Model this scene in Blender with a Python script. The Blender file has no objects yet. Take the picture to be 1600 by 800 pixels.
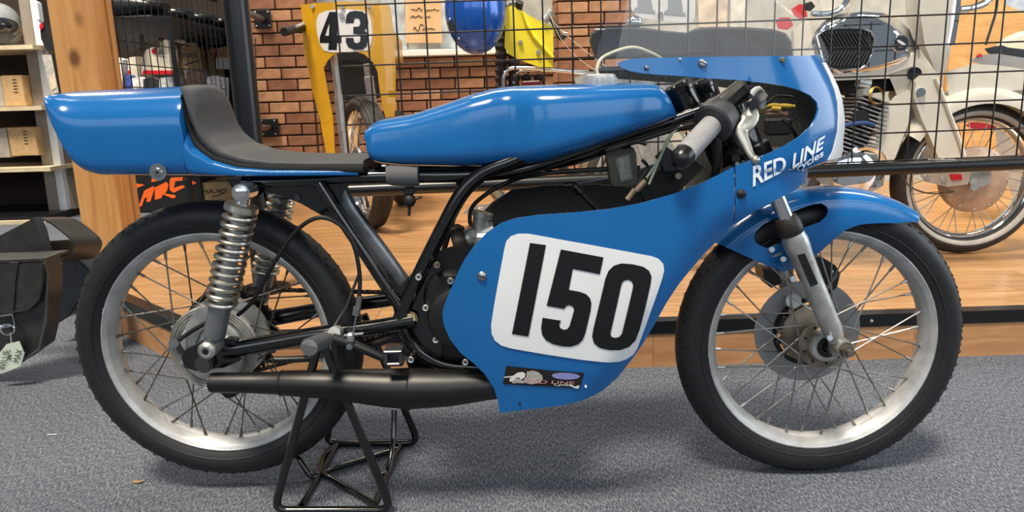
import bpy, bmesh, math, random
from math import sin, cos, pi, radians, sqrt, atan2
from mathutils import Vector as V, Matrix
from mathutils.geometry import delaunay_2d_cdt
random.seed(7)
S = bpy.context.scene
COL = S.collection

# ------------------------------------------------------------------ camera
CAM = V((0.6186, -1.4563, 0.8155)); YAW, PIT, ROL, FPX = -0.0030, 0.21737, -0.0279, 1136.917
_F = V((sin(YAW)*cos(PIT), cos(YAW)*cos(PIT), -sin(PIT)))
_R0 = V((cos(YAW), -sin(YAW), 0)); _U0 = _R0.cross(_F)
_R = _R0*cos(ROL) + _U0*sin(ROL); _U = _U0*cos(ROL) - _R0*sin(ROL)
cd = bpy.data.cameras.new('camera'); cam = bpy.data.objects.new('camera', cd); COL.objects.link(cam)
cd.sensor_width = 36; cd.lens = 36*FPX/1600; cd.clip_start = 0.02
M3 = Matrix((_R, _U, -_F)).transposed()
cam.matrix_world = Matrix.Translation(CAM) @ M3.to_4x4()
S.camera = cam

# ------------------------------------------------------------------ light, exposure
S.view_settings.view_transform = 'Standard'; S.view_settings.look = 'None'
S.view_settings.gamma = 1; S.view_settings.use_curve_mapping = False
S.view_settings.exposure = 0.0
W = bpy.data.worlds.new('world'); S.world = W; W.use_nodes = True
W.node_tree.nodes['Background'].inputs[0].default_value = (0.80, 0.90, 1.0, 1)
W.node_tree.nodes['Background'].inputs[1].default_value = 0.22
def area(name, loc, target, sx, sy, power, col):
    l = bpy.data.lights.new(name, 'AREA'); l.shape = 'RECTANGLE'; l.size = sx; l.size_y = sy
    l.energy = power; l.color = col
    o = bpy.data.objects.new(name, l); COL.objects.link(o); o.location = loc
    o.rotation_euler = (V(target) - V(loc)).to_track_quat('-Z', 'Y').to_euler()
    return o
# shop windows behind the visitor and along the right hand side, strip lamps under the ceiling
for i, x in enumerate((-3.4, 0.7, 4.8)):
    area('window_daylight', (x, -5.2, 3.1), (x, 0, 0.6), 3.6, 2.2, (46, 58, 80)[i], (0.84, 0.93, 1.0))
area('window_daylight', (5.8, -0.2, 1.9), (1.6, 0.4, 0.5), 3.2, 2.4, 105, (0.86, 0.94, 1.0))
for x, y, p in ((-0.9, 0.9, 8), (1.6, 0.9, 8), (3.4, 2.2, 34), (0.4, 2.4, 40), (-2.4, 3.0, 75)):
    area('ceiling_lamp', (x, y, 3.1), (x, y, 0), 1.2, 0.22, p, (1.0, 0.90, 0.76))
sl = bpy.data.lights.new('sun', 'SUN'); sl.energy = 5.2; sl.angle = radians(13); sl.color = (1.0, 0.88, 0.72)
so = bpy.data.objects.new('sun', sl); COL.objects.link(so)
so.rotation_euler = V((0.20, 0.36, -1.0)).to_track_quat('-Z', 'Y').to_euler()

# ------------------------------------------------------------------ pixel rays -> points at a chosen real depth
def ray(px, py): return _F + _R*((px-800)/FPX) - _U*((py-400)/FPX)
def PY(px, py, y):
    d = ray(px, py); return CAM + d*((y-CAM.y)/d.y)
def PZ(px, py, z):
    d = ray(px, py); return CAM + d*((z-CAM.z)/d.z)
def PX(px, py, x):
    d = ray(px, py); return CAM + d*((x-CAM.x)/d.x)
def proj(p):
    d = V(p)-CAM; z = d.dot(_F); return (800+FPX*d.dot(_R)/z, 400-FPX*d.dot(_U)/z)

# ------------------------------------------------------------------ materials
def lin(c): return c/12.92 if c <= 0.04045 else ((c+0.055)/1.055)**2.4
def rgb(h):
    h = h.lstrip('#'); return tuple(lin(int(h[i:i+2], 16)/255) for i in (0, 2, 4)) + (1,)
MATS = {}
def mat(name, h, rough=0.5, metal=0.0, spec=0.5, coat=0.0, var=0.06, scale=20, bump=0.0, bscale=200, trans=0.0, emit=0.0, stretch=(1,1,1), h2=None, alpha=1.0, rvar=0.0):
    if name in MATS: return MATS[name]
    m = bpy.data.materials.new(name); m.use_nodes = True; t = m.node_tree; b = t.nodes['Principled BSDF']
    c = rgb(h)
    b.inputs['Roughness'].default_value = rough; b.inputs['Metallic'].default_value = metal
    b.inputs['Specular IOR Level'].default_value = spec; b.inputs['Coat Weight'].default_value = coat
    b.inputs['Coat Roughness'].default_value = 0.04
    b.inputs['Transmission Weight'].default_value = trans
    b.inputs['Base Color'].default_value = c
    if alpha < 1: b.inputs['Alpha'].default_value = alpha
    if emit: b.inputs['Emission Color'].default_value = c; b.inputs['Emission Strength'].default_value = emit
    tc = t.nodes.new('ShaderNodeTexCoord'); mp = t.nodes.new('ShaderNodeMapping'); mp.inputs['Scale'].default_value = stretch
    t.links.new(tc.outputs['Object'], mp.inputs[0])
    if var or h2:
        n = t.nodes.new('ShaderNodeTexNoise'); n.inputs['Scale'].default_value = scale; n.inputs['Detail'].default_value = 4
        t.links.new(mp.outputs[0], n.inputs['Vector'])
        r = t.nodes.new('ShaderNodeValToRGB')
        c2 = rgb(h2) if h2 else tuple(min(1, x*(1+var*2)) for x in c[:3])+(1,)
        c1 = c if h2 else tuple(x*(1-var*2) for x in c[:3])+(1,)
        r.color_ramp.elements[0].position = 0.32; r.color_ramp.elements[1].position = 0.68
        r.color_ramp.elements[0].color = c1; r.color_ramp.elements[1].color = c2
        t.links.new(n.outputs[0], r.inputs[0]); t.links.new(r.outputs[0], b.inputs['Base Color'])
        if rvar:
            mr = t.nodes.new('ShaderNodeMapRange'); mr.inputs[3].default_value = max(0, rough-rvar); mr.inputs[4].default_value = rough+rvar
            t.links.new(n.outputs[0], mr.inputs[0]); t.links.new(mr.outputs[0], b.inputs['Roughness'])
    if bump:
        n2 = t.nodes.new('ShaderNodeTexNoise'); n2.inputs['Scale'].default_value = bscale; n2.inputs['Detail'].default_value = 3
        t.links.new(mp.outputs[0], n2.inputs['Vector'])
        bp = t.nodes.new('ShaderNodeBump'); bp.inputs['Strength'].default_value = bump; bp.inputs['Distance'].default_value = 0.002
        t.links.new(n2.outputs[0], bp.inputs['Height']); t.links.new(bp.outputs[0], b.inputs['Normal'])
    MATS[name] = m
    return m
def wood(name, h1, h2, scale, stretch, rough=0.4, dist=2.0, per_obj=0.12, knots=False):
    m = bpy.data.materials.new(name); m.use_nodes = True; t = m.node_tree; b = t.nodes['Principled BSDF']
    b.inputs['Roughness'].default_value = rough
    tc = t.nodes.new('ShaderNodeTexCoord'); oi = t.nodes.new('ShaderNodeObjectInfo')
    ad = t.nodes.new('ShaderNodeVectorMath'); ad.operation = 'ADD'
    sc = t.nodes.new('ShaderNodeVectorMath'); sc.operation = 'SCALE'; sc.inputs[3].default_value = 7.0
    cx = t.nodes.new('ShaderNodeCombineXYZ')
    for i in range(3): t.links.new(oi.outputs['Random'], cx.inputs[i])
    t.links.new(cx.outputs[0], sc.inputs[0])
    t.links.new(tc.outputs['Object'], ad.inputs[0]); t.links.new(sc.outputs[0], ad.inputs[1])
    mp = t.nodes.new('ShaderNodeMapping'); mp.inputs['Scale'].default_value = stretch
    t.links.new(ad.outputs[0], mp.inputs[0])
    n = t.nodes.new('ShaderNodeTexNoise'); n.inputs['Scale'].default_value = scale; n.inputs['Detail'].default_value = 6
    n.inputs['Distortion'].default_value = dist; t.links.new(mp.outputs[0], n.inputs['Vector'])
    r = t.nodes.new('ShaderNodeValToRGB'); r.color_ramp.elements[0].position = 0.3; r.color_ramp.elements[1].position = 0.7
    r.color_ramp.elements[0].color = rgb(h1); r.color_ramp.elements[1].color = rgb(h2)
    t.links.new(n.outputs[0], r.inputs[0])
    hs = t.nodes.new('ShaderNodeHueSaturation'); mr = t.nodes.new('ShaderNodeMapRange')
    mr.inputs[3].default_value = 1-per_obj; mr.inputs[4].default_value = 1+per_obj
    t.links.new(oi.outputs['Random'], mr.inputs[0]); t.links.new(mr.outputs[0], hs.inputs['Value'])
    t.links.new(r.outputs[0], hs.inputs['Color'])
    out = hs.outputs[0]
    if knots:
        vo = t.nodes.new('ShaderNodeTexVoronoi'); vo.inputs['Scale'].default_value = 4.2
        mp2 = t.nodes.new('ShaderNodeMapping'); mp2.inputs['Scale'].default_value = (1, 1, 0.62)
        t.links.new(tc.outputs['Object'], mp2.inputs[0]); t.links.new(mp2.outputs[0], vo.inputs['Vector'])
        rr = t.nodes.new('ShaderNodeValToRGB'); rr.color_ramp.elements[0].position = 0.06; rr.color_ramp.elements[1].position = 0.15
        rr.color_ramp.elements[0].color = (0.30, 0.22, 0.16, 1); rr.color_ramp.elements[1].color = (1, 1, 1, 1)
        t.links.new(vo.outputs['Distance'], rr.inputs[0])
        mx = t.nodes.new('ShaderNodeMix'); mx.data_type = 'RGBA'; mx.blend_type = 'MULTIPLY'; mx.inputs[0].default_value = 1
        t.links.new(out, mx.inputs[6]); t.links.new(rr.outputs[0], mx.inputs[7]); out = mx.outputs[2]
    t.links.new(out, b.inputs['Base Color']); MATS[name] = m
    return m

# ------------------------------------------------------------------ mesh builder
class MB:
    def __init__(s): s.v = []; s.f = []; s.m = []
    def add(s, vs, fs, mi=0):
        o = len(s.v); s.v += [tuple(p) for p in vs]; s.f += [tuple(i+o for i in f) for f in fs]; s.m += [mi]*len(fs); return s
    def grid(s, rows, cu=False, cv=False, mi=0):
        n = len(rows); k = len(rows[0]); vs = [p for r in rows for p in r]; fs = []
        for i in range(n if cu else n-1):
            for j in range(k if cv else k-1):
                fs.append((i*k+j, i*k+(j+1) % k, ((i+1) % n)*k+(j+1) % k, ((i+1) % n)*k+j))
        return s.add(vs, fs, mi)
    def loft(s, rings, caps=True, mi=0):
        s.grid(rings, cv=True, mi=mi)
        if caps:
            s.add(rings[0], [tuple(range(len(rings[0])))[::-1]], mi); s.add(rings[-1], [tuple(range(len(rings[-1])))], mi)
        return s
    def tube(s, pts, r, n=10, closed=False, caps=True, mi=0):
        pts = [V(p) for p in pts]; k = len(pts); rs = r if isinstance(r, (list, tuple)) else [r]*k
        T = []
        for i in range(k):
            if closed: t = pts[(i+1) % k]-pts[i-1]
            else: t = pts[min(i+1, k-1)]-pts[max(i-1, 0)]
            T.append(t.normalized())
        u = T[0].orthogonal().normalized(); rings = []
        for i in range(k):
            u = (u - T[i]*u.dot(T[i]))
            u = u.normalized() if u.length > 1e-6 else T[i].orthogonal().normalized()
            w = T[i].cross(u)
            rings.append([pts[i]+(u*cos(2*pi*j/n)+w*sin(2*pi*j/n))*rs[i] for j in range(n)])
        if closed: return s.grid(rings, cu=True, cv=True, mi=mi)
        return s.loft(rings, caps, mi)
    def cyl(s, a, b, r0, r1=None, n=16, mi=0): return s.tube([a, b], [r0, r0 if r1 is None else r1], n, mi=mi)
    def lathe(s, prof, o, ax, n=32, mi=0, closed=False, caps=False):
        o = V(o); ax = V(ax).normalized(); u = ax.orthogonal().normalized(); w = ax.cross(u); rows = []
        for r, h in prof: rows.append([o+ax*h+(u*cos(2*pi*j/n)+w*sin(2*pi*j/n))*r for j in range(n)])
        if caps: return s.loft(rows, True, mi)
        return s.grid(rows, cu=closed, cv=True, mi=mi)
    def sph(s, c, r, n=16, k=8, mi=0, rot=None):
        c = V(c); r = r if isinstance(r, (list, tuple)) else (r, r, r); rows = []
        for i in range(k+1):
            a = -pi/2+pi*i/k; row = []
            for j in range(n):
                p = V((r[0]*cos(a)*cos(2*pi*j/n), r[1]*cos(a)*sin(2*pi*j/n), r[2]*sin(a)))
                row.append(c+(rot @ p if rot else p))
            rows.append(row)
        return s.grid(rows, cv=True, mi=mi)
    def box(s, c, d, b=0.0, rot=None, mi=0):
        c = V(c); h = [x/2 for x in d]; b = min(b, min(h)*0.9); P = []
        for sx in (-1, 1):
            for sy in (-1, 1):
                for sz in (-1, 1):
                    if b <= 0: P.append(V((sx*h[0], sy*h[1], sz*h[2])))
                    else:
                        P += [V((sx*h[0], sy*(h[1]-b), sz*(h[2]-b))), V((sx*(h[0]-b), sy*h[1], sz*(h[2]-b))), V((sx*(h[0]-b), sy*(h[1]-b), sz*h[2]))]
        return s.hull([c+(rot @ p if rot else p) for p in P], mi)
    def hull(s, pts, mi=0):
        bm = bmesh.new()
        for p in pts: bm.verts.new(p)
        r = bmesh.ops.convex_hull(bm, input=bm.verts)
        dead = [e for e in r['geom_interior'] + r['geom_unused'] if isinstance(e, bmesh.types.BMVert)]
        if dead: bmesh.ops.delete(bm, geom=list(set(dead)), context='VERTS')
        bmesh.ops.dissolve_limit(bm, angle_limit=0.001, verts=bm.verts, edges=bm.edges)
        bm.verts.index_update()
        s.add([v.co.copy() for v in bm.verts], [[v.index for v in f.verts] for f in bm.faces], mi); bm.free(); return s
    def prism(s, poly, off, mi=0):
        off = V(off); k = len(poly); a = [V(p) for p in poly]; b = [p+off for p in a]
        return s.add(a+b, [tuple(range(k))[::-1], tuple(range(k, 2*k))] + [(i, (i+1) % k, k+(i+1) % k, k+i) for i in range(k)], mi)
    def ebox(s, a, b, mi=0):
        return s.box([(a[i]+b[i])/2 for i in range(3)], [abs(a[i]-b[i]) for i in range(3)], 0, mi=mi)
    def helix(s, a, b, R, r, turns, n=8, per=16, mi=0):
        a = V(a); b = V(b); ax = (b-a); L = ax.length; ax.normalize(); u = ax.orthogonal().normalized(); w = ax.cross(u)
        N = int(turns*per); return s.tube([a+ax*L*i/N+(u*cos(2*pi*i/per)+w*sin(2*pi*i/per))*R for i in range(N+1)], r, n, mi=mi)
    def build(s, name, m, parent=None, angle=35, recalc=True):
        me = bpy.data.meshes.new(name); me.from_pydata(s.v, [], s.f)
        ms = m if isinstance(m, (list, tuple)) else [m]
        for x in ms: me.materials.append(x)
        if len(ms) > 1: me.polygons.foreach_set('material_index', s.m)
        if recalc:
            bm = bmesh.new(); bm.from_mesh(me); bmesh.ops.recalc_face_normals(bm, faces=bm.faces); bm.to_mesh(me); bm.free()
        me.polygons.foreach_set('use_smooth', [True]*len(me.polygons)); me.set_sharp_from_angle(angle=radians(angle)); me.update()
        return link(name, me, parent)
def link(name, me, parent=None, loc=None):
    o = bpy.data.objects.new(name, me); COL.objects.link(o)
    if parent: o.parent = parent; o.matrix_parent_inverse = parent_inv(parent)
    if loc: o.location = loc
    return o
def world_of(p):
    m = Matrix.LocRotScale(p.location, p.rotation_euler, p.scale)
    return world_of(p.parent) @ p.matrix_parent_inverse @ m if p.parent else m
def parent_inv(p): return world_of(p).inverted()
def empty(name, loc=(0, 0, 0)):
    o = bpy.data.objects.new(name, None); COL.objects.link(o); o.location = loc; o.empty_display_size = 0.1; return o
def tag(o, label=None, cat=None, group=None, kind=None):
    if label: o['label'] = label
    if cat: o['category'] = cat
    if group: o['group'] = group
    if kind: o['kind'] = kind
    return o
def spline(pts, n=8, closed=False):
    pts = [V(p) for p in pts]; k = len(pts); out = []
    for i in range(k if closed else k-1):
        if closed: a, b, c, d = pts[i-1], pts[i], pts[(i+1) % k], pts[(i+2) % k]
        else: a, b, c, d = pts[max(i-1, 0)], pts[i], pts[i+1], pts[min(i+2, k-1)]
        for j in range(n):
            t = j/n; out.append(0.5*((2*b)+(c-a)*t+(2*a-5*b+4*c-d)*t*t+(3*b-a-3*c+d)*t**3))
    if not closed: out.append(pts[-1])
    return out
def interp(tab, x):
    if x <= tab[0][0]: return tab[0][1]
    for (a, p), (b, q) in zip(tab, tab[1:]):
        if x <= b: return p+(q-p)*(x-a)/(b-a)
    return tab[-1][1]
def sinterp(tab, x):                       # smooth (monotone cubic-ish) interpolation
    n = len(tab)
    if x <= tab[0][0]: return tab[0][1]
    if x >= tab[-1][0]: return tab[-1][1]
    for i in range(n-1):
        if x <= tab[i+1][0]:
            x0, y0 = tab[i]; x1, y1 = tab[i+1]; h = x1-x0
            m0 = (y1-tab[i-1][1])/(x1-tab[i-1][0]) if i else (y1-y0)/h
            m1 = (tab[i+2][1]-y0)/(tab[i+2][0]-x0) if i+2 < n else (y1-y0)/h
            t = (x-x0)/h
            return (2*t**3-3*t*t+1)*y0+(t**3-2*t*t+t)*h*m0+(-2*t**3+3*t*t)*y1+(t**3-t*t)*h*m1
def inside(p, poly):
    x, y = p; r = False; j = len(poly)-1
    for i in range(len(poly)):
        xi, yi = poly[i]; xj, yj = poly[j]
        if (yi > y) != (yj > y) and x < (xj-xi)*(y-yi)/(yj-yi)+xi: r = not r
        j = i
    return r
def dens(poly, res):
    out = []
    for i in range(len(poly)):
        a = poly[i]; b = poly[(i+1) % len(poly)]; L = math.hypot(b[0]-a[0], b[1]-a[1]); k = max(1, int(L/res))
        out += [(a[0]+(b[0]-a[0])*j/k, a[1]+(b[1]-a[1])*j/k) for j in range(k)]
    return out
def inv(m, px, py, g):                     # which (u, v) of a curved surface shows at this pixel
    u, v = g
    for _ in range(40):
        x, y = proj(m(u, v)); ex, ey = x-px, y-py
        if abs(ex)+abs(ey) < 0.02: break
        h = 1e-4; x1, y1 = proj(m(u+h, v)); x2, y2 = proj(m(u, v+h))
        a, c, b, d = (x1-x)/h, (y1-y)/h, (x2-x)/h, (y2-y)/h; D = a*d-b*c
        if abs(D) < 1e-6: break
        du = (ex*d-b*ey)/D; dv = (a*ey-ex*c)/D; k = min(1, 0.08/(abs(du)+abs(dv)+1e-9)); u -= du*k; v -= dv*k
    return (u, v)
def tri2d(outline, holes=(), res=0.02):
    O = dens(outline, res); H = [dens(h, res) for h in holes]
    pts = []; edges = []
    for loop in [O]+H:
        o = len(pts); pts += loop; edges += [(o+i, o+(i+1) % len(loop)) for i in range(len(loop))]
    x0 = min(p[0] for p in O); x1 = max(p[0] for p in O); y0 = min(p[1] for p in O); y1 = max(p[1] for p in O)
    y = y0+res*0.5
    while y < y1:
        x = x0+res*0.5
        while x < x1:
            p = (x+random.uniform(-.05, .05)*res, y)
            if inside(p, O) and not any(inside(p, h) for h in H): pts.append(p)
            x += res
        y += res
    r = delaunay_2d_cdt([V(p) for p in pts], edges, [], 0, 1e-6)
    vs = [(p.x, p.y) for p in r[0]]; fs = []
    for f in r[2]:
        c = (sum(vs[i][0] for i in f)/len(f), sum(vs[i][1] for i in f)/len(f))
        if inside(c, O) and not any(inside(c, h) for h in H): fs.append(tuple(f))
    return vs, fs
def sheet(mb, m, outline, holes=(), res=0.02, lift=0.0, thick=0.003, mi=0, mi_in=None, nrm=None, mirror=False):
    """a shell on the surface m(u, v): outline and holes cut from it, given a thickness"""
    vs, fs = tri2d(outline, holes, res)
    def N(u, v):
        h = 1e-4; n = (m(u+h, v)-m(u-h, v)).cross(m(u, v+h)-m(u, v-h)); return n.normalized() if n.length > 0 else V((0, -1, 0))
    sg = 1
    P = [m(*p) for p in vs]; NN = [N(*p) for p in vs]
    if sum(n.y for n in NN) > 0: sg = -1
    A = [p+n*sg*lift for p, n in zip(P, NN)]; B = [p+n*sg*(lift-thick) for p, n in zip(P, NN)]
    if mirror: A = [V((p.x, -p.y, p.z)) for p in A]; B = [V((p.x, -p.y, p.z)) for p in B]
    k = len(A); cnt = {}
    for f in fs:
        for i in range(len(f)):
            a, b = f[i], f[(i+1) % len(f)]; cnt[(a, b)] = cnt.get((a, b), 0)+1
    rim = [e for e in cnt if (e[1], e[0]) not in cnt]
    mb.add(A, fs, mi)
    o = len(mb.v)-k
    mb.v += [tuple(p) for p in B]
    mb.f += [tuple(i+o+k for i in f[::-1]) for f in fs]; mb.m += [mi if mi_in is None else mi_in]*len(fs)
    mb.f += [(o+b, o+a, o+k+a, o+k+b) for a, b in rim]; mb.m += [mi]*len(rim)
    return mb
def text2d(s, bold=0.0, fine=False):
    c = bpy.data.curves.new('lettering', 'FONT'); c.body = s; c.offset = bold; c.resolution_u = 4; c.align_x = 'CENTER'; c.align_y = 'CENTER'
    o = bpy.data.objects.new('lettering', c); me = bpy.data.meshes.new_from_object(o)
    vs = [(v.co.x, v.co.y) for v in me.vertices]; fs = [tuple(p.vertices) for p in me.polygons]
    bpy.data.objects.remove(o); bpy.data.curves.remove(c); bpy.data.meshes.remove(me)
    x0 = min(p[0] for p in vs); x1 = max(p[0] for p in vs); y0 = min(p[1] for p in vs); y1 = max(p[1] for p in vs)
    if fine:
        bm = bmesh.new(); bv = [bm.verts.new((p[0], p[1], 0)) for p in vs]
        for q in fs:
            try: bm.faces.new([bv[i] for i in q])
            except ValueError: pass
        bmesh.ops.triangulate(bm, faces=bm.faces)
        for _ in range(4):
            long_ = [e for e in bm.edges if e.calc_length() > (y1-y0)*.16]
            if not long_: break
            bmesh.ops.subdivide_edges(bm, edges=long_, cuts=1); bmesh.ops.triangulate(bm, faces=bm.faces)
        bm.verts.index_update(); vs = [(v.co.x, v.co.y) for v in bm.verts]; fs = [tuple(v.index for v in f.verts) for f in bm.faces]; bm.free()
    return [((p[0]-x0)/(x1-x0), (p[1]-y0)/(y1-y0)) for p in vs], fs    # normalised to the unit square
def bil(q, u, v):                            # bilinear in a quad: bottom-left, bottom-right, top-right, top-left
    a, b, c, d = [V(p) for p in q]; return a*(1-u)*(1-v)+b*u*(1-v)+c*u*v+d*(1-u)*v
def text_on(mb, s, q3, bold=0.0, push=(0, -0.0015, 0), mi=0):   # q3: four 3-D corners
    vs, fs = text2d(s, bold); mb.add([bil(q3, *p)+V(push) for p in vs], fs, mi); return mb
def flat(mb, polys, plane, push=(0, 0, 0), mi=0, thick=0.0008):      # polygons of pixels put on a plane y = const (print, labels)
    for p in polys: mb.prism([PY(x, y, plane)+V(push) for x, y in p], (0, thick, 0), mi)
    return mb
def crop(x0, y0, s, pts): return [(x0+x/s, y0+y/s) for x, y in pts]
# ================================================================== the setting
def carpet_mat():
    m = bpy.data.materials.new('carpet'); m.use_nodes = True; t = m.node_tree; b = t.nodes['Principled BSDF']
    b.inputs['Roughness'].default_value = 0.95; b.inputs['Specular IOR Level'].default_value = 0.1
    tc = t.nodes.new('ShaderNodeTexCoord')
    def noise(scale, st, rot, det=3):
        mp = t.nodes.new('ShaderNodeMapping'); mp.inputs['Scale'].default_value = st; mp.inputs['Rotation'].default_value = (0, 0, rot)
        n = t.nodes.new('ShaderNodeTexNoise'); n.inputs['Scale'].default_value = scale; n.inputs['Detail'].default_value = det
        t.links.new(tc.outputs['Object'], mp.inputs[0]); t.links.new(mp.outputs[0], n.inputs['Vector']); return n
    a = noise(92, (3.0, 0.8, 1), radians(28)); c = noise(210, (2.0, 0.9, 1), radians(20), 2); d = noise(2.2, (1, 1, 1), 0)
    ra = t.nodes.new('ShaderNodeValToRGB')
    for i, (p, h) in enumerate(((0.36, '#303743'), (0.50, '#595f69'), (0.64, '#8d8e90'))):
        e = ra.color_ramp.elements[i] if i < 2 else ra.color_ramp.elements.new(p)
        e.position = p; e.color = rgb(h)
    mx = t.nodes.new('ShaderNodeMix'); mx.inputs[0].default_value = 0.5
    t.links.new(a.outputs[0], mx.inputs[2]); t.links.new(c.outputs[0], mx.inputs[3]); t.links.new(mx.outputs[0], ra.inputs[0])
    mm = t.nodes.new('ShaderNodeMix'); mm.data_type = 'RGBA'; mm.blend_type = 'MULTIPLY'; mm.inputs[0].default_value = 1
    rd = t.nodes.new('ShaderNodeValToRGB'); rd.color_ramp.elements[0].position = .35; rd.color_ramp.elements[1].position = .7
    rd.color_ramp.elements[0].color = (.82, .82, .84, 1); rd.color_ramp.elements[1].color = (1, 1, 1, 1)
    t.links.new(d.outputs[0], rd.inputs[0]); t.links.new(ra.outputs[0], mm.inputs[6]); t.links.new(rd.outputs[0], mm.inputs[7])
    t.links.new(mm.outputs[2], b.inputs['Base Color'])
    bp = t.nodes.new('ShaderNodeBump'); bp.inputs['Strength'].default_value = 0.7; bp.inputs['Distance'].default_value = 0.004
    t.links.new(mx.outputs[0], bp.inputs['Height']); t.links.new(bp.outputs[0], b.inputs['Normal'])
    return m
M_carpet = carpet_mat()
M_plank = wood('floor_wood', '#936a42', '#b98f63', 3.0, (1.0, 9, 3), 0.30, 1.2, 0.10)
M_face = wood('face_wood', '#9c6e46', '#bd8d62', 4.0, (1.0, 5, 9), 0.5, 1.0, 0.06)
M_post = wood('post_wood', '#ad7540', '#c9965c', 3.0, (6, 6, 0.45), 0.45, 1.6, 0.03, knots=True)
M_ply = wood('plywood', '#c08a48', '#d9a762', 4.0, (0.5, 2, 2.2), 0.5, 3.0, 0.02)
M_brick = bpy.data.materials.new('brick'); 
def brick_mat(m):
    m.use_nodes = True; t = m.node_tree; b = t.nodes['Principled BSDF']; b.inputs['Roughness'].default_value = 0.85
    oi = t.nodes.new('ShaderNodeObjectInfo'); r = t.nodes.new('ShaderNodeValToRGB')
    r.color_ramp.elements[0].color = rgb('#7c513a'); r.color_ramp.elements[1].color = rgb('#ad825f')
    e = r.color_ramp.elements.new(0.5); e.color = rgb('#996a4b')
    t.links.new(oi.outputs['Random'], r.inputs[0])
    tc = t.nodes.new('ShaderNodeTexCoord'); n = t.nodes.new('ShaderNodeTexNoise'); n.inputs['Scale'].default_value = 18; n.inputs['Detail'].default_value = 5
    t.links.new(tc.outputs['Object'], n.inputs['Vector'])
    mx = t.nodes.new('ShaderNodeMix'); mx.data_type = 'RGBA'; mx.blend_type = 'MULTIPLY'; mx.inputs[0].default_value = 1
    rr = t.nodes.new('ShaderNodeValToRGB'); rr.color_ramp.elements[0].position = .3; rr.color_ramp.elements[0].color = (.62, .58, .55, 1); rr.color_ramp.elements[1].position = .65
    t.links.new(n.outputs[0], rr.inputs[0]); t.links.new(r.outputs[0], mx.inputs[6]); t.links.new(rr.outputs[0], mx.inputs[7])
    t.links.new(mx.outputs[2], b.inputs['Base Color'])
    bp = t.nodes.new('ShaderNodeBump'); bp.inputs['Strength'].default_value = .5; bp.inputs['Distance'].default_value = .004
    t.links.new(n.outputs[0], bp.inputs['Height']); t.links.new(bp.outputs[0], b.inputs['Normal'])
brick_mat(M_brick)
M_mortar = mat('mortar', '#3f2d22', 0.95, var=.1, scale=30)
M_black = mat('black_steel', '#0c0d10', 0.32, spec=.5, var=0.0)
M_blackm = mat('black_matt', '#121214', 0.6, var=.1, scale=40)
M_conc = mat('grey_plaster', '#a9a89f', 0.85, var=.1, scale=9, bump=.3, bscale=30)
M_ledge = mat('white_ledge', '#d6d2c4', 0.5, var=.03)
M_dark = mat('dark_wall', '#2a201a', 0.9, var=.15, scale=4)
M_steel = mat('bright_steel', '#a4a7ab', 0.34, 1.0, var=.04, scale=60)
M_chrome = mat('chrome', '#e6e9ec', 0.06, 1.0, var=0)

f = MB().ebox((-6, -5.5, -0.05), (7, 6.5, 0)).build('floor', M_carpet); tag(f, kind='structure')
w = MB().ebox((-6, 5.6, 0), (-1.3, 5.7, 3.2)).build('wall_left', M_dark); tag(w, kind='structure')

# raised timber platform
PL = [(-0.285, 0.607), (4.2, 0.70), (4.2, 3.9), (-1.22, 3.9), (-1.22, 1.47)]; ZT = 0.142
plat = MB().prism([(x, y, 0) for x, y in [(-0.285, 0.615), (4.2, 0.712), (4.2, 3.9), (-1.21, 3.9), (-1.21, 1.472)]], (0, 0, ZT-0.012)).build('platform', M_mortar); tag(plat, kind='structure')
def clip_half(poly, n, d):
    out = []
    for i in range(len(poly)):
        a, b = poly[i], poly[(i+1) % len(poly)]; da = a[0]*n[0]+a[1]*n[1]-d; db = b[0]*n[0]+b[1]*n[1]-d
        if da <= 0: out.append(a)
        if da*db < 0: t = da/(da-db); out.append((a[0]+(b[0]-a[0])*t, a[1]+(b[1]-a[1])*t))
    return out
y = 0.60; row = 0; PWD = 0.128
while y < 3.88:
    x = -1.6+random.uniform(-.9, 0); 
    while x < 4.2:
        L = random.uniform(1.15, 1.75); q = [(x+.0008, y+.0008), (x+L-.0008, y+.0008), (x+L-.0008, y+PWD-.0008), (x+.0008, y+PWD-.0008)]
        for i in range(len(PL)):
            a, b = PL[i], PL[(i+1) % len(PL)]; n = (b[1]-a[1], -(b[0]-a[0])); q = clip_half(q, n, n[0]*a[0]+n[1]*a[1])
            if len(q) < 3: break
        if len(q) >= 3:
            c = (sum(p[0] for p in q)/len(q), sum(p[1] for p in q)/len(q))
            mb = MB().prism([(p[0]-c[0], p[1]-c[1], 0) for p in q], (0, 0, 0.012)); o = mb.build('plank', M_plank, plat); o.location = (c[0], c[1], ZT-.012)
        x += L
    y += PWD; row += 1
def along(a, b, t): return (a[0]+(b[0]-a[0])*t, a[1]+(b[1]-a[1])*t)
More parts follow.
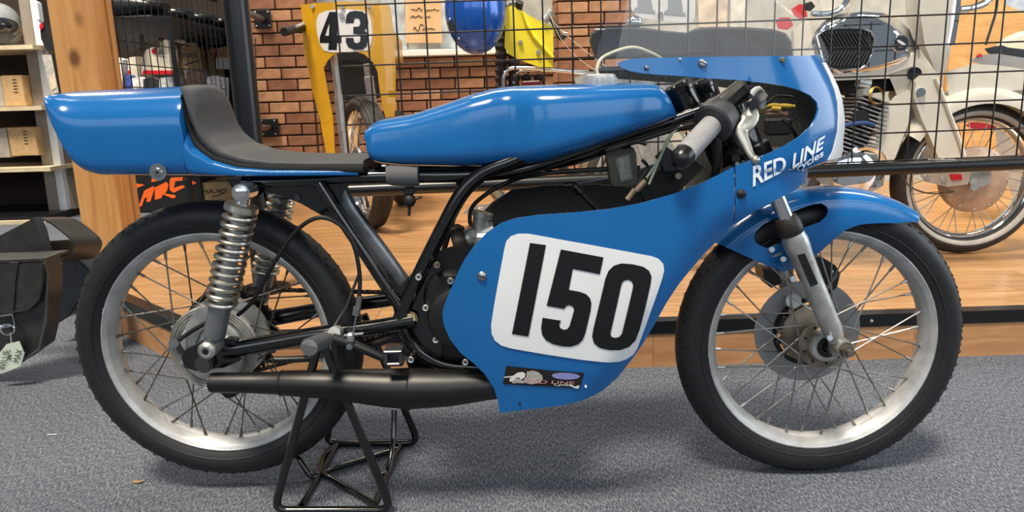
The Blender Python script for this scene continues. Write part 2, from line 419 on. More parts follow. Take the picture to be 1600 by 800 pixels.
for a, b, cuts in (((-0.285, 0.607), (4.2, 0.70), (0, .13, .293, .47, .70, 1)), ((-1.22, 1.47), (-0.285, 0.607), (0, .55, 1))):
    d = V((b[0]-a[0], b[1]-a[1], 0)).normalized(); n = V((d.y, -d.x, 0))
    for t0, t1 in zip(cuts, cuts[1:]):
        p = V((*along(a, b, t0), 0)); q = V((*along(a, b, t1), 0)); c = (p+q)/2; g = d*0.0006
        mb = MB().prism([p-c+g, q-c-g, q-c-g+n*.012, p-c+g+n*.012], (0, 0, 0.106)); mb.build('face_board', M_face, plat).location = c
    p = V((*a, 0)); q = V((*b, 0)); e = n*.016
    st = MB().prism([p+V((0, 0, .106)), q+V((0, 0, .106)), q+e+V((0, 0, .106)), p+e+V((0, 0, .106))], (0, 0, ZT+.003-.106))
    st.prism([p+V((0, 0, ZT)), q+V((0, 0, ZT)), q-n*.03+V((0, 0, ZT)), p-n*.03+V((0, 0, ZT))], (0, 0, .003)).build('edge_strip', M_black, plat)
    L = (q-p).length; k = int(L/.235)
    for i in range(k+1):
        c = p+d*(0.09+i*.235)+e
        if (c-p).length > L: continue
        mb = MB().sph((0, 0, 0), .0065, 10, 5); mb.build('bolt', M_steel, plat).location = c+V((0, 0, .124))

# brick wall with two piers and a niche, dark joints behind the bricks
YW = 3.6
def PXat(px, y): return PY(px, 130, y).x
xl0, xl1 = -1.22, PXat(489, YW); xr0, xr1 = PXat(872, YW), PXat(990, YW)
wb = MB()
wb.ebox((xl0, YW, 0), (xl1, YW+.3, 2.4)); wb.ebox((xl1, YW+.25, 0), (xr0, YW+.3, 1.10)); wb.ebox((xr0, YW, 0), (xr1, YW+.3, 2.4))
wall = wb.build('wall_back', M_mortar); tag(wall, kind='structure')
BH, BL, J = 0.0745, 0.207, 0.010
bm_cache = {}
def brick(x, y, z, L, H, side=False):
    key = (round(L, 3), side)
    if key not in bm_cache:
        o = MB().box((0, 0, 0), (.024, L, H) if side else (L, .024, H), .003).build('brick', M_brick, wall); bm_cache[key] = o.data
    else: o = link('brick', bm_cache[key], wall)
    o.location = (x, y, z)
def course(x0, x1, y, zlo, zhi):
    k = 0; z = zlo+BH/2
    while z < zhi:
        x = x0 - (BL/2 if k % 2 else 0)
        while x < x1-.01:
            a = max(x, x0)+J/2; b = min(x+BL, x1)-J/2
            if b-a > .03: brick((a+b)/2, y-.009+random.uniform(-.002, .002), z+random.uniform(-.001, .001), b-a, BH-J)
            x += BL
        z += BH; k += 1
course(xl0, xl1, YW, .142, 1.55); course(xl1+.012, xr0, YW+.25, .20, 1.07); course(xr0, xr1, YW, .142, 1.50)
for xs, sg in ((xl1, 1), (xr0, -1)):
    z = .142+BH/2; k = 0
    while z < 1.5:
        for c, L in (((.09, .16), (.205, .05)) if k % 2 == 0 else ((.06, .10), (.175, .11))): brick(xs+sg*.007, YW+c, z, L, BH-J, True)
        z += BH; k += 1
o = MB().box(((xl1+xr0)/2, YW+.22, 1.118), (xr0-xl1, .14, .045), .006).build('windowsill', M_ledge, wall)
tag(MB().ebox((xl1, YW+.27, 1.14), (xr0, YW+.33, 2.4)).build('wall_niche', M_conc), kind='structure')
xp = PXat(1470, 3.75)
tag(MB().ebox((xr1, YW+.12, 0), (xp, YW+.2, 2.4)).build('wall_right', M_conc), kind='structure')
ply = MB().ebox((xp, YW+.08, 0), (4.4, YW+.16, 2.4)).build('wall_panel', M_ply); tag(ply, kind='structure')
# joints of the plaster blocks in the niche
M_glass_grey = mat('frosted_block', '#b4bcc0', 0.25, var=.12, scale=14)
for px in (612, 700): 
    a = PY(px, 40, YW+.262); MB().ebox((a.x-.06, YW+.25, 1.15), (a.x+.10, YW+.27, 1.62)).build('panel', M_glass_grey, bpy.data.objects['wall_niche'])

# timber post
def post():
    a = PY(72, 0, 2.0); c = PY(137, 0, 2.0); x0, x1 = a.x, c.x+.004
    p = MB().box(((x0+x1)/2, 2.085, 1.3), (x1-x0, .17, 2.6), .004).build('trim_1', M_post); tag(p, kind='structure')
    MB().box((x1+.006, 2.150, 1.3), (.014, .040, 2.6), .002).build('cover_strip', M_post, p)
    return x1
XPOST = post()

# ------------------------------------------------------------------ welded wire fence on the platform, with its pipe rail and pole
YF = 1.13
def wire_panel(name, org, du, dv, nu, nv, cell, r, label, m=M_black, cellv=None):
    cv = cellv or cell
    t = empty(name, org); tag(t, label, 'fence'); org = V(org); du = V(du); dv = V(dv); n = du.cross(dv)
    hm = MB().tube([V((0, 0, 0)), du*cell*nu], r, 8); vm = MB().tube([n*(2*r), n*(2*r)+dv*cv*nv], r, 8)
    h0 = hm.build('wire', m, t); v0 = vm.build('wire', m, t)
    h0.location = (0, 0, 0)
    h0.matrix_parent_inverse = Matrix(); v0.matrix_parent_inverse = Matrix()
    for i in range(1, nv+1):
        c = h0.copy(); COL.objects.link(c); c.parent = t; c.location = dv*cv*i
    for i in range(1, nu+1):
        c = v0.copy(); COL.objects.link(c); c.parent = t; c.location = du*cell*i
    return t
p0 = PY(532, 60, YF); tilt = V((1, 0.02, 0.009)).normalized(); zb = 0.5305
wire_panel('wire_fence', (p0.x, YF, zb), tilt, V((-.009, 0, 1)).normalized(), 28, 9, 0.0995, .0029, 'black welded wire mesh panel standing on the long pipe rail')
pole_x = PY(380, 115, YF).x
ra = V((pole_x+.0435, YF, .5015-.005)); rb = V((3.1, YF+.065, .5015+.030))
rl = MB().tube([ra, rb], .0235, 20).build('pipe_rail', M_black); tag(rl, 'long black steel pipe rail carrying the wire mesh panel', 'rail')
mk = MB()
for i in range(15):
    a = PY(1449+i*2.9, 249.5-random.random()*1.5, YF+.02); mk.box((a.x, YF+.012, a.z), (.0035, .001, random.uniform(.002, .008)), 0, rot=Matrix.Rotation(random.uniform(-.7, .7), 3, 'Y'))
mk.build('label_stroke', mat('pale_mark', '#c8c8c0', .7), rl)  # small pale strokes standing for illegible label print on the rail
tp = empty('pole', (pole_x, YF, ZT)); tag(tp, 'thick black steel pole behind the seat, braced to the brick pier', 'pole')
MB().cyl((pole_x, YF, ZT), (pole_x, YF, 2.2), .0425, n=28).build('shaft', M_black, tp)
MB().cyl((pole_x, YF, ZT), (pole_x, YF, ZT+.012), .09, n=28).build('base_flange', M_black, tp)
for px, py, z in ((410, 30, 1.215), (420, 199, .73)):
    c = PY(px+1, py, YW-.03); c = V((c.x, YW-.036, c.z))
    pl = MB().box(c, (.112, .012, .118) if py < 100 else (.13, .012, .118), .003).build('flange_plate', M_black, tp)
    for sx in (-1, 1):
        for sz in (-1, 1): MB().sph(c+V((sx*.042, -.008, sz*.044)), .007, 8, 4).build('bolt', M_steel, pl)
    z = PY(378, 12 if py < 100 else 200, YF).z
    MB().cyl((pole_x, YF, z), c, .016, n=12).build('brace_pipe', mat('grey_pipe', '#3a3c40', .35, .6), tp)
    MB().cyl(c+V((0, -.03, 0)), c, .026, n=16).build('pipe_collar', M_black, tp)
MB().cyl(PY(399, 60, YW-.06), PY(402, 190, YW-.06), .0035, n=6).build('cord', M_blackm, tp)

# mesh between the timber post and the brick pier, with its board on top
XG = XPOST-.03
g2 = wire_panel('wire_fence', (XG, 2.18, .46), (0, 1, 0), (0, 0, 1), 18, 9, .0775, .0028, 'black wire mesh panel running back from the timber post', cellv=.112)
MB().box((XG, 2.88, 1.52), (.05, 1.42, .10), .004).build('top_board', mat('brown_board', '#6b4a32', .6, var=.12), g2)
# ================================================================== the racing motorcycle
M_blue = mat('blue_gelcoat', '#1561a2', 0.18, spec=.4, coat=.2, var=.03, scale=5, bump=.03, bscale=9)
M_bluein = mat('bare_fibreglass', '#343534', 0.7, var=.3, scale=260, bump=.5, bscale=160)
M_tyre = mat('tyre_rubber', '#15161a', 0.55, var=.1, scale=50, bump=.08, bscale=120)
M_alu = mat('alloy', '#b4b5b6', 0.45, .5, var=.08, scale=30, rvar=.08)
M_cast = mat('cast_alloy', '#b8b8b5', 0.42, .8, var=.14, scale=26, bump=.15, bscale=120, rvar=.1)
M_spring = mat('spring_steel', '#bdb9ae', 0.34, 1.0, var=.06, scale=60)
M_spoke = mat('spoke_steel', '#6e6a64', 0.35, .9, var=.1, scale=40)
M_frame = mat('frame_black', '#08090b', 0.16, spec=.6, coat=.5, var=0)
M_exh = mat('exhaust_black', '#0b0b0d', 0.42, spec=.5, var=.1, scale=20)
M_vinyl = mat('seat_vinyl', '#36373a', 0.55, var=.06, scale=60, bump=.25, bscale=500)
M_foam = mat('seat_edge', '#131416', 0.85, var=.1)
M_white = mat('white_vinyl', '#dfe2e4', 0.35, var=.015, scale=8)
M_ink = mat('black_ink', '#0b0c0f', 0.4, var=0)
M_cable = mat('cable_black', '#0e0e10', 0.4, var=0)
M_case = mat('engine_black', '#141416', 0.42, spec=.5, var=.15, scale=30, bump=.12, bscale=90)
M_grip = mat('grip_grey', '#8e8e90', 0.7, var=.05, scale=60)
M_disc = mat('disc_steel', '#9b9da0', 0.38, .6, var=.06, scale=20)
M_rust = mat('rusty_hub', '#83776b', 0.5, .7, var=.25, scale=24)
M_chain = mat('chain_steel', '#4a3f37', 0.5, .7, var=.2, scale=60)

bike = empty('racing_motorcycle', (0.62, 0, 0))
tag(bike, 'blue racing motorcycle with white panel reading 150, raised on a stand', 'motorcycle')
RC = V((0, 0, .328)); FC = V((1.251, 0, .298))

# ---- wheels
def wheel(c, tw, name, front):
    rim = [(.2375, -.0275), (.2362, -.0305), (.2338, -.0310), (.2318, -.0290), (.2262, -.0268), (.2245, -.0240), (.2180, -.0150), (.2150, -.006), (.2150, .006), (.2180, .0150), (.2245, .0240), (.2262, .0268), (.2318, .0290), (.2338, .0310), (.2362, .0305), (.2375, .0275), (.2330, .0255), (.2230, .012), (.2210, 0), (.2230, -.012), (.2330, -.0255)]
    w = MB().lathe(rim, c, (0, 1, 0), 72, closed=True).build(name, M_alu, bike, 40)
    h = tw
    tp = [(.2320, -.0260), (.2400, -.0305), (.2470, -h*.90), (.2590, -h), (.2700, -h*1.0), (.2800, -h*.90), (.2880, -h*.70), (.2940, -h*.46), (.2972, -h*.22), (.2980, 0)]
    tp = tp+[(r, -y) for r, y in tp[-2::-1]]
    t = MB().lathe(tp, c, (0, 1, 0), 96)
    for s in (-1, 1): t.lathe([(.2500, s*(h*.955)), (.2515, s*(h*.955+.0012)), (.253, s*h*.965)], c, (0, 1, 0), 72)
    t.build('tyre', M_tyre, w, 50)
    # moulded tread: rows of short raised sipes on both shoulders
    tr = MB()
    for i in range(64):
        a = 2*pi*i/64
        for s in (-1, 1):
            for k, (rr, yy, off) in enumerate(((.2915, h*.58, 0), (.2955, h*.34, .045))):
                p = []
                for q in (-1, 0, 1):
                    aa = a+off+q*.016; R = rr-.0007
                    p.append(c+V((R*cos(aa), s*(yy+(.004 if q == 0 else 0)), R*sin(aa))))
                tr.tube(p, .0010, 4)
    tag(tr.build('tread', mat('tread_cut', '#060607', .9, var=0), w, 50), kind='stuff')
    # spokes: crossed, heads on two hub flanges
    fr = .048 if front else .082; fy = .034 if front else .040
    sp = {}
    rr = .2165
    for i in range(36):
        s = -1 if i % 2 else 1; pair = (i//2) % 2
        ar = 2*pi*(i+.5)/36; ah = ar+(1 if pair else -1)*radians(62 if front else 44)
        p = V((rr*cos(ar), s*.006, rr*sin(ar))); q = V((fr*cos(ah), s*fy, fr*sin(ah)))
        d = (q-p).normalized(); key = (s, pair)
        if key not in sp:
            base = Matrix.Rotation(-ar, 4, V((0, -1, 0)))
            P, Q = base @ p, base @ q; D = (Q-P).normalized()
            mb = MB().cyl(P+D*.002, Q, .00165, n=6); mb.cyl(P-D*.004, P+D*.016, .0034, .0028, 8)
            mb.sph(P-D*.002, .0052, 8, 4)
            sp[key] = (mb, ar)
            o = mb.build('spoke', M_spoke if not front else mat('spoke_bright', '#9a9894', .3, .9, var=.1, scale=40), w); sp[key] = o.data
        else: o = link('spoke', sp[key], w)
        o.matrix_parent_inverse = Matrix(); o.parent = w
        o.location = c; o.rotation_euler = (0, -ar, 0)
    return w
rw = wheel(RC, .040, 'rear_wheel', False)
fw = wheel(FC, .0365, 'front_wheel', True)
Y1 = V((0, 1, 0))
# rear hub, drum and sprocket
hb = MB().lathe([(.010, -.062), (.030, -.062), (.034, -.052), (.055, -.050), (.060, -.046), (.083, -.045), (.090, -.042), (.090, -.034), (.074, -.030), (.070, .02), (.090, .026), (.090, .040), (.02, .045)], RC, Y1, 40).build('hub', M_cast, rw, 30)
dr = MB().lathe([(.010, -.066), (.058, -.060), (.066, -.056), (.066, -.050)], RC, Y1, 40)
for i in range(4): dr.lathe([(.070+.005*i, -.047), (.072+.005*i, -.050), (.074+.005*i, -.047)], RC, Y1, 40)
dr.build('brake_plate', M_cast, rw, 30)
for i in range(12):
    a = 2*pi*i/12; MB().cyl(RC+V((.078*cos(a), -.047, .078*sin(a))), RC+V((.078*cos(a), -.043, .078*sin(a))), .004, n=8).build('hub_hole', M_ink, hb)
sprock = []
ST = 46; SR = .098
for i in range(ST*4):
    a = 2*pi*i/(ST*4); r = SR+(.0035 if i % 4 in (1, 2) else -.0025); sprock.append(RC+V((r*cos(a), .056, r*sin(a))))
MB().prism(sprock, (0, .005, 0)).build('sprocket', mat('dark_sprocket', '#2c2a29', .5, .6), rw)
# chain: individual links joined into one run
def chain():
    c0 = RC+V((0, .0585, 0)); c1 = PY(668, 482, .0585); r1 = .034; pts = []
    d = c1-c0; a0 = atan2(d.z, d.x); L = math.hypot(d.x, d.z); th = math.acos((SR-r1)/L)
    A = [c0+V((SR*cos(t), 0, SR*sin(t))) for t in [a0+th+i*(2*pi-2*th)/40 for i in range(41)]]
    B = [c1+V((r1*cos(t), 0, r1*sin(t))) for t in [a0-th+i*(2*th)/14 for i in range(15)]]
    loop = A+B; seg = []
    for i in range(len(loop)):
        p, q = loop[i], loop[(i+1) % len(loop)]; k = max(1, int((q-p).length/.003)); seg += [p+(q-p)*j/k for j in range(k)]
    mb = MB(); acc = 0; last = seg[0]; k = 0
    for p in seg:
        acc += (p-last).length
        if acc >= .0127 or last is p:
            d = (p-last).normalized() if (p-last).length > 0 else V((1, 0, 0))
        if (p-last).length >= .0120:
            m = (p+last)/2; d = (p-last).normalized(); rot = d.to_track_quat('X', 'Z').to_matrix(); w = .0062 if k % 2 else .0042
            for s in (-1, 1):
                mb.box(m+V((0, s*w, 0)), (.0165, .0014, .0068), .0028, rot); 
            mb.cyl(last+V((0, -.007, 0)), last+V((0, .007, 0)), .0036, n=8); last = p; k += 1
    mb.build('chain', M_chain, bike)
chain()
# front hub and single brake disc on the far side
hf = MB().lathe([(.012, -.052), (.020, -.052), (.022, -.044), (.034, -.042), (.038, -.036), (.046, -.036), (.052, -.034), (.052, -.030), (.044, -.026), (.034, -.018), (.032, .016), (.052, .024), (.064, .030), (.064, .036), (.03, .040)], FC, Y1, 40).build('hub', M_rust, fw, 30)
MB().lathe([(.013, -.056), (.022, -.055), (.022, -.047), (.013, -.047)], FC, Y1, 24).build('bearing_seal', M_ink, hf)
MB().lathe([(.020, -.0535), (.031, -.0525), (.034, -.044)], FC, Y1, 32).build('bearing_cap', M_cast, hf)
for i in range(9):
    a = 2*pi*i/9; MB().cyl(FC+V((.042*cos(a), -.038, .042*sin(a))), FC+V((.042*cos(a), -.034, .042*sin(a))), .0028, n=8).build('hub_hole', M_ink, hf)
MB().lathe([(.066, .050), (.114, .050), (.114, .055), (.066, .055)], FC, Y1, 64, closed=True).build('brake_disc', M_disc, fw, 30)
cr = MB()
for i in range(6):
    a = 2*pi*i/6+.3; cr.tube([FC+V((r*cos(a+q), .0525, r*sin(a+q))) for r, q in ((.03, 0), (.05, .02), (.072, .05))], [.010, .007, .009], 8)
cr.lathe([(.066, .047), (.076, .047), (.076, .058), (.066, .058)], FC, Y1, 48, closed=True); cr.lathe([(.02, .046), (.040, .046), (.040, .058), (.02, .058)], FC, Y1, 32, closed=True)
cr.build('disc_carrier', M_case, fw)
for nm, ang, cw in (('wheel_weight', radians(184), fw), ('wheel_weight', radians(160), rw)):
    c = FC if cw is fw else RC
    MB().grid([[c+V((r*cos(ang+t), y, r*sin(ang+t))) for r, y in ((.2375, -.0305), (.226, -.026), (.219, -.018))] for t in (-.03, -.01, .01, .03)]).build(nm, mat('foil', '#cfd2d4', .2, .9, var=.1, scale=150, bump=.6, bscale=300), cw, 30)
MB().cyl(FC+V((.150, -.004, -.148)), FC+V((.128, -.004, -.127)), .003, n=8).build('valve', M_cast, fw)

# ---- fork
def leg(s):
    y = -.092*s
    top = PY(1147, 148, -.092); bot = PY(1311, 541, -.092); top.y = y; bot.y = y
    ax = (bot-top).normalized(); n0 = top.copy()
    def at(px, py):                     # point of the leg nearest a pixel
        p = PY(px, py, -.092); p.y = y; return top+ax*((p-top).dot(ax))
    a = at(1206, 290); b = at(1229, 352)
    st = MB().cyl(top, b, .0148, n=24).build('fork_tube', mat('hard_chrome', '#d9dcdf', .12, 1.0, var=0), bike)
    c1 = at(1226, 346); c2 = at(1242, 385)
    pts = [at(1222, 342), at(1225, 348), at(1228, 358), at(1231, 365), at(1232, 368)]
    MB().tube(pts, [.0195, .0235, .0245, .0245, .022], 24).build('dust_cover', mat('rubber_brown', '#2a241f', .45, var=.2), st)
    L = [at(1231, 366), at(1236, 378), at(1240, 390), at(1246, 402), at(1270, 452), at(1298, 515), at(1306, 532)]
    MB().tube(L, [.0215, .0245, .0240, .0215, .0200, .0195, .0150], 24).build('fork_slider', M_cast, bike)
    lug = bot+V((0.004, 0, 0)); MB().cyl(lug+V((0, -.022*s, 0)), lug+V((0, .020*s, 0)), .0175, n=20).build('axle_lug', M_cast, bike)
    nut = MB().cyl(lug+V((0, -.020*s, 0)), lug+V((0, -.032*s, 0)), .0125, n=6); nut.cyl(lug+V((0, -.03*s, 0)), lug+V((0, -.044*s, 0)), .0065, n=14); nut.lathe([(.006, -.023*s), (.0155, -.023*s), (.0155, -.021*s)], lug, (0, 1, 0), 20)
    nut.build('axle_nut', mat('worn_zinc', '#8d8478', .4, .8, var=.2), bike)
    return st, ax, top, y
fl = leg(1); fr_ = leg(-1)
MB().cyl((FC.x, -.09, FC.z), (FC.x, .09, FC.z), .0075, n=14).build('axle', M_steel, bike)
q = [PY(x, y, -.116) for x, y in crop(1140, 380, 3.335, [(355, 65), (392, 52), (462, 212), (424, 228)])]
MB().prism(q, (0, .003, 0)).build('fork_label', M_ink, bike)
for px, py in ((1261, 397), (1267, 410)): MB().cyl(PY(px, py, -.110), PY(px, py, -.085), .006, n=12).build('bolt', M_steel, bike)
MB().cyl(PY(1297, 528, -.116), PY(1297, 528, -.09), .0055, n=12).build('bolt', M_steel, bike)
MB().cyl(PY(1240, 436, -.1), PY(1240, 436, -.06), .006, n=12).build('bolt', M_steel, bike)
# brake caliper behind the disc
for P in ([(1262, 402), (1285, 402), (1306, 415), (1313, 428), (1308, 448), (1296, 460), (1276, 440)], [(1192, 420), (1215, 425), (1222, 442), (1205, 450), (1194, 438)]):
    MB().prism([PY(x, y, .035) for x, y in P], (0, .055, 0)).build('brake_caliper', M_case, bike)
MB().cyl(PY(1240, 470, .036), PY(1240, 470, .048), .016, n=18).build('caliper_piston', M_cast, bike)
for px, py in ((1272, 412), (1290, 448), (1299, 425)): MB().sph(PY(px, py, .034), .005, 10, 5).build('bolt', M_steel, bike)

# ---- front mudguard: sides roll over the tyre
def mG(th, s):                            # th: angle round the wheel; s: 0 lower edge of side ... 1 crown
    if s < .72: r = .262+(s/.72)*.038; y = -.066+.006*(s/.72)**2
    else:
        a = (s-.72)/.28*pi/2; r = .300+.022*sin(a); y = -.060*cos(a)
    return FC+V((r*cos(th), y, r*sin(th)))
def gp(px, py, s0=.4):
    p = PY(px, py, -.06); return inv(mG, px, py, (atan2(p.z-FC.z, p.x-FC.x), s0))
edge = [(1434, 347), (1400, 349), (1370, 349), (1345, 351), (1322, 359), (1303, 374), (1285, 391), (1268, 405), (1252, 412), (1240, 420), (1224, 425), (1214, 421), (1200, 416), (1180, 407), (1160, 398), (1138, 388), (1116, 378)]
eg = [gp(x, y, .5) for x, y in edge]
th0 = eg[0][0]; th1 = gp(1116, 376, .8)[0]
out = [(th0-.004, 1.0)]+[(t, min(s, .985)) for t, s in eg]+[(th1+.01, 1.0)]
hole = [gp(x, y) for x, y in [(1178, 371), (1181, 362), (1192, 351), (1206, 344), (1232, 334), (1256, 324), (1272, 319), (1284, 318), (1292, 323), (1294, 330), (1291, 338), (1281, 347), (1262, 354), (1246, 362), (1226, 374), (1214, 383), (1200, 388), (1190, 385), (1181, 379)]]
sc = 4.0                                  # keep triangles even: stretch s before triangulating
def mGs(u, v): return mG(u, v/sc)
mb = MB(); O = [(t, s*sc) for t, s in out]; H = [(t, s*sc) for t, s in hole]
for mir in (False, True): sheet(mb, mGs, O, [H], .07, 0, .003, mirror=mir)
mg = mb.build('front_mudguard', M_blue, bike, 50)
MB().prism([PY(x, y, -.062) for x, y in [(1197, 391), (1214, 381), (1222, 398), (1208, 402)]], (0, .004, 0)).build('bracket', M_cast, mg)
for px, py in ((1224, 405), (1206, 390)): MB().cyl(PY(px, py, -.078), PY(px, py, -.05), .0055, n=12).build('bolt', M_steel, mg)

# ---- rear suspension
def shock(s):
    def q(px, py):
        p = PY(px, py, -.128); p.y *= s; return p
    top = q(383, 299); bot = q(331, 541); ax = (bot-top).normalized(); L = (bot-top).length
    def at(t): return top+ax*(L*t)
    b = MB().tube([at(.70), at(.72), at(.74), at(.93), at(.95)], [.022, .0225, .0205, .0205, .016], 24)
    sh = b.build('shock_absorber', mat('grey_damper', '#84888c', .38, .7, var=.08, scale=20), bike)
    MB().tube([at(.10), at(.12), at(.74)], [.012, .0145, .0145], 16).build('damper_rod', M_alu, sh)
    MB().helix(at(.115), at(.735), .0264, .0047, 12.4, 8, 18).build('coil_spring', M_spring, sh)
    MB().tube([at(.075), at(.085), at(.115), at(.125)], [.018, .030, .031, .029], 24).build('spring_seat', M_spring, sh)
    for t, m in ((.0, mat('polished_alloy', '#cfd1d3', .16, .95, var=.05)), (1.0, M_cast)):
        e = at(t)
        mb = MB().cyl(e+V((0, -.022*s, 0)), e+V((0, .024*s, 0)), .0165 if t < .5 else .0165, n=24)
        if t < .5: mb.tube([at(.02), at(.085)], [.011, .014], 16)
        else: mb.tube([at(.93), at(.985)], [.014, .013], 16)
        mb.build('eye', m, sh)
        mb = MB().lathe([(0, -.032*s), (.008, -.0315*s), (.0125, -.029*s), (.0135, -.020*s)], e, Y1, 20) if t < .5 else MB().cyl(e+V((0, -.030*s, 0)), e+V((0, -.020*s, 0)), .0125, n=20)
        if t > .5: mb.lathe([(.006, -.0305*s), (.011, -.031*s), (.0165, -.026*s)], e, Y1, 24)
        mb.build('nut', m, sh)
        if t > .5: MB().cyl(e+V((0, -.0315*s, 0)), e+V((0, -.025*s, 0)), .006, n=12).build('socket', M_ink, sh)
shock(1); shock(-1)
def swing(s):
    def q(px, py):
        p = PY(px, py, -.098); p.y *= s; return p
    mb = MB().tube(spline([q(352, 548), q(420, 536), q(500, 522), q(580, 512), q(648, 500)], 4), [.0185, .0182, .018, .0175, .017, .0168, .0165, .0162, .016, .0155, .015, .015, .0148, .0146, .0145, .0145, .0145], 16)
    mb.prism([q(*p)+V((0, -.009*s, 0)) for p in ((286, 556), (294, 543), (318, 532), (350, 526), (372, 528), (376, 562), (352, 572), (310, 577), (292, 572))], (0, .016*s, 0))
    sa = mb.build('swingarm', M_frame, bike)
    a = q(325, 563); mb = MB().cyl(a+V((0, -.022*s, 0)), a+V((0, .0, 0)), .0175, n=24).cyl(a+V((0, -.026*s, 0)), a+V((0, -.02*s, 0)), .014, n=24)
    mb.build('axle_nut', mat('dark_zinc', '#55565a', .4, .8, var=.1), sa)
    mb = MB().tube([q(302, 563), q(284, 569)], .004, 8); mb.cyl(q(290, 567), q(286, 568.5), .008, n=6); mb.build('chain_adjuster', M_steel, sa)
swing(1); swing(-1)
MB().cyl((RC.x-.016, -.09, RC.z-.01), (RC.x-.016, .09, RC.z-.01), .008, n=12).build('axle', M_steel, bike)
# brake arm, rod end and torque link on the near side of the drum
mb = MB().tube(spline([PY(276, 536, -.075), PY(284, 550, -.075), PY(296, 560, -.07)], 4), .006, 8); mb.cyl(PY(271, 537, -.1), PY(273, 537, -.07), .0095, n=14)
mb.build('brake_arm', mat('dark_zinc', '#55565a', .4, .8, var=.1), bike)
MB().tube([PY(279, 532, -.075), PY(300, 517, -.075), PY(330, 500, -.075)], .0042, 8).build('brake_rod', M_cable, bike)
MB().prism([PY(x, y, -.068) for x, y in ((290, 510), (308, 482), (332, 476), (330, 500), (312, 520), (300, 550), (290, 545))], (0, .01, 0)).build('brake_plate', M_cast, bike)

# ---- frame
FR = empty  # (frame tubes are one welded part each)
def ft(name, pts, r, y, n=14, both=True, parent=bike, m=M_frame, sm=6):
    P = [PY(a, b, y) for a, b in pts]; P = spline(P, sm) if len(P) > 2 else P
    o = MB().tube(P, r, n).build(name, m, parent)
    if both: MB().tube([V((p.x, -p.y, p.z)) for p in P], r, n).build(name, m, parent)
    return o
ft('frame_tube', [(380, 285), (470, 283), (560, 277), (640, 275), (725, 274), (800, 268), (860, 252), (960, 218), (1060, 186), (1110, 168)], .0135, -.075)
ft('frame_tube', [(835, 236), (800, 252), (756, 270), (722, 302), (690, 360), (655, 430), (628, 490), (626, 505)], .0145, -.095)
ft('frame_tube', [(626, 492), (634, 520), (654, 548), (690, 568), (740, 574), (860, 577)], .0130, -.095)
ft('frame_tube', [(497, 286), (525, 330), (570, 398), (612, 462), (645, 508)], .0105, -.098, both=False)
ft('frame_tube', [(820, 262), (900, 247), (960, 226), (1040, 200), (1100, 190)], .013, -.03, both=True)
# wide flattened black rear stay; its lit sheen is put into the grey colour
P = [PY(x, y, -.06) for x, y in ((512, 264), (530, 312), (552, 345), (594, 400), (634, 455))]
rs = []
S_ = spline(P, 6)
for i, p in enumerate(S_):
    t = (S_[min(i+1, len(S_)-1)]-S_[max(i-1, 0)]).normalized(); n = V((-t.z, 0, t.x)); k = i/(len(S_)-1); a = .0265-.005*k
    rs.append([p+n*a*cos(2*pi*j/16)+V((0, .012*sin(2*pi*j/16), 0)) for j in range(16)])
MB().loft(rs).build('rear_stay', mat('sheen_black', '#5a5e63', .30, .6, var=.35, scale=14, coat=.4), bike)
gs = [(352, 279), (556, 279), (536, 300), (520, 345), (500, 335), (470, 318), (440, 306), (412, 300), (398, 312), (376, 312), (366, 298)]
MB().prism([PY(x, y, -.085) for x, y in gs], (0, .004, 0)).build('gusset', M_frame, bike)
MB().cyl(PY(464, 309, -.090), PY(464, 309, -.08), .006, n=12).build('bolt', M_case, bike)
MB().prism([PY(x, y, -.09) for x, y in ((612, 470), (632, 440), (668, 400), (690, 420), (690, 575), (640, 580), (628, 545))], (0, .006, 0)).build('engine_plate', M_frame, bike)
MB().cyl(PY(626, 500, -.085), PY(626, 500, .085), .017, n=20).build('swingarm_pivot', M_frame, bike)
mb = MB().cyl(PY(641, 498, -.108), PY(641, 498, -.09), .0105, n=6).lathe([(.004, 0), (.0145, 0), (.0145, .003)], PY(641, 498, -.1), Y1, 20); mb.build('bolt', mat('brass_zinc', '#a08f6a', .35, .8, var=.1), bike)
# grey padded wrap on the frame tube and the fuel tap below it
mb = MB()
rg = []
for x in (605, 612, 640, 654):
    c = PY(x, 273.5+(x-605)*.03, -.09); k = .93 if x in (605, 654) else 1
    rg.append([c+V((0, .020*k*cos(2*pi*j/16), .0195*k*sin(2*pi*j/16))) for j in range(16)])
mb.loft(rg).build('padded_wrap', mat('grey_tape', '#55565a', .75, var=.08), bike)
ftap = MB().box(PY(640, 298, -.09), (.020, .02, .014), .003); ftap.sph(PY(640, 313, -.092), (.012, .012, .013), 14, 8); ftap.cyl(PY(640, 318, -.092), PY(639, 337, -.092), .0028, .003, 8); ftap.cyl(PY(650, 311, -.095), PY(659, 308, -.095), .0022, n=8)
ftap.build('fuel_tap', M_blackm, bike)

# ---- engine, carburettor, intake
def pz(x, y, yy): return PY(x, y, yy)
e = MB().hull([pz(x, y, s) for x, y in ((668, 398), (705, 385), (800, 380), (880, 430), (880, 560), (800, 580), (700, 576), (664, 556), (655, 470)) for s in (-.085, .085)])
e.hull([pz(x, y, s) for x, y in ((780, 390), (820, 360), (930, 350), (880, 440), (800, 450)) for s in (-.07, .07)])
en = e.build('engine', M_case, bike, 30)
MB().lathe([(.0, -.035), (.05, -.035), (.062, -.030), (.066, -.018), (.068, 0)], PY(722, 492, -.095), Y1, 40).build('clutch_cover', M_case, en)
MB().lathe([(.030, -.002), (.032, -.004), (.034, -.002)], PY(722, 492, -.128), Y1, 32).build('cover_ring', mat('worn_edge', '#4b4a48', .4, .5), en)
MB().lathe([(.0, -.02), (.046, -.02), (.052, -.012), (.053, .01)], PY(704, 462, -.088), Y1, 36).build('gearbox_cover', M_case, en)
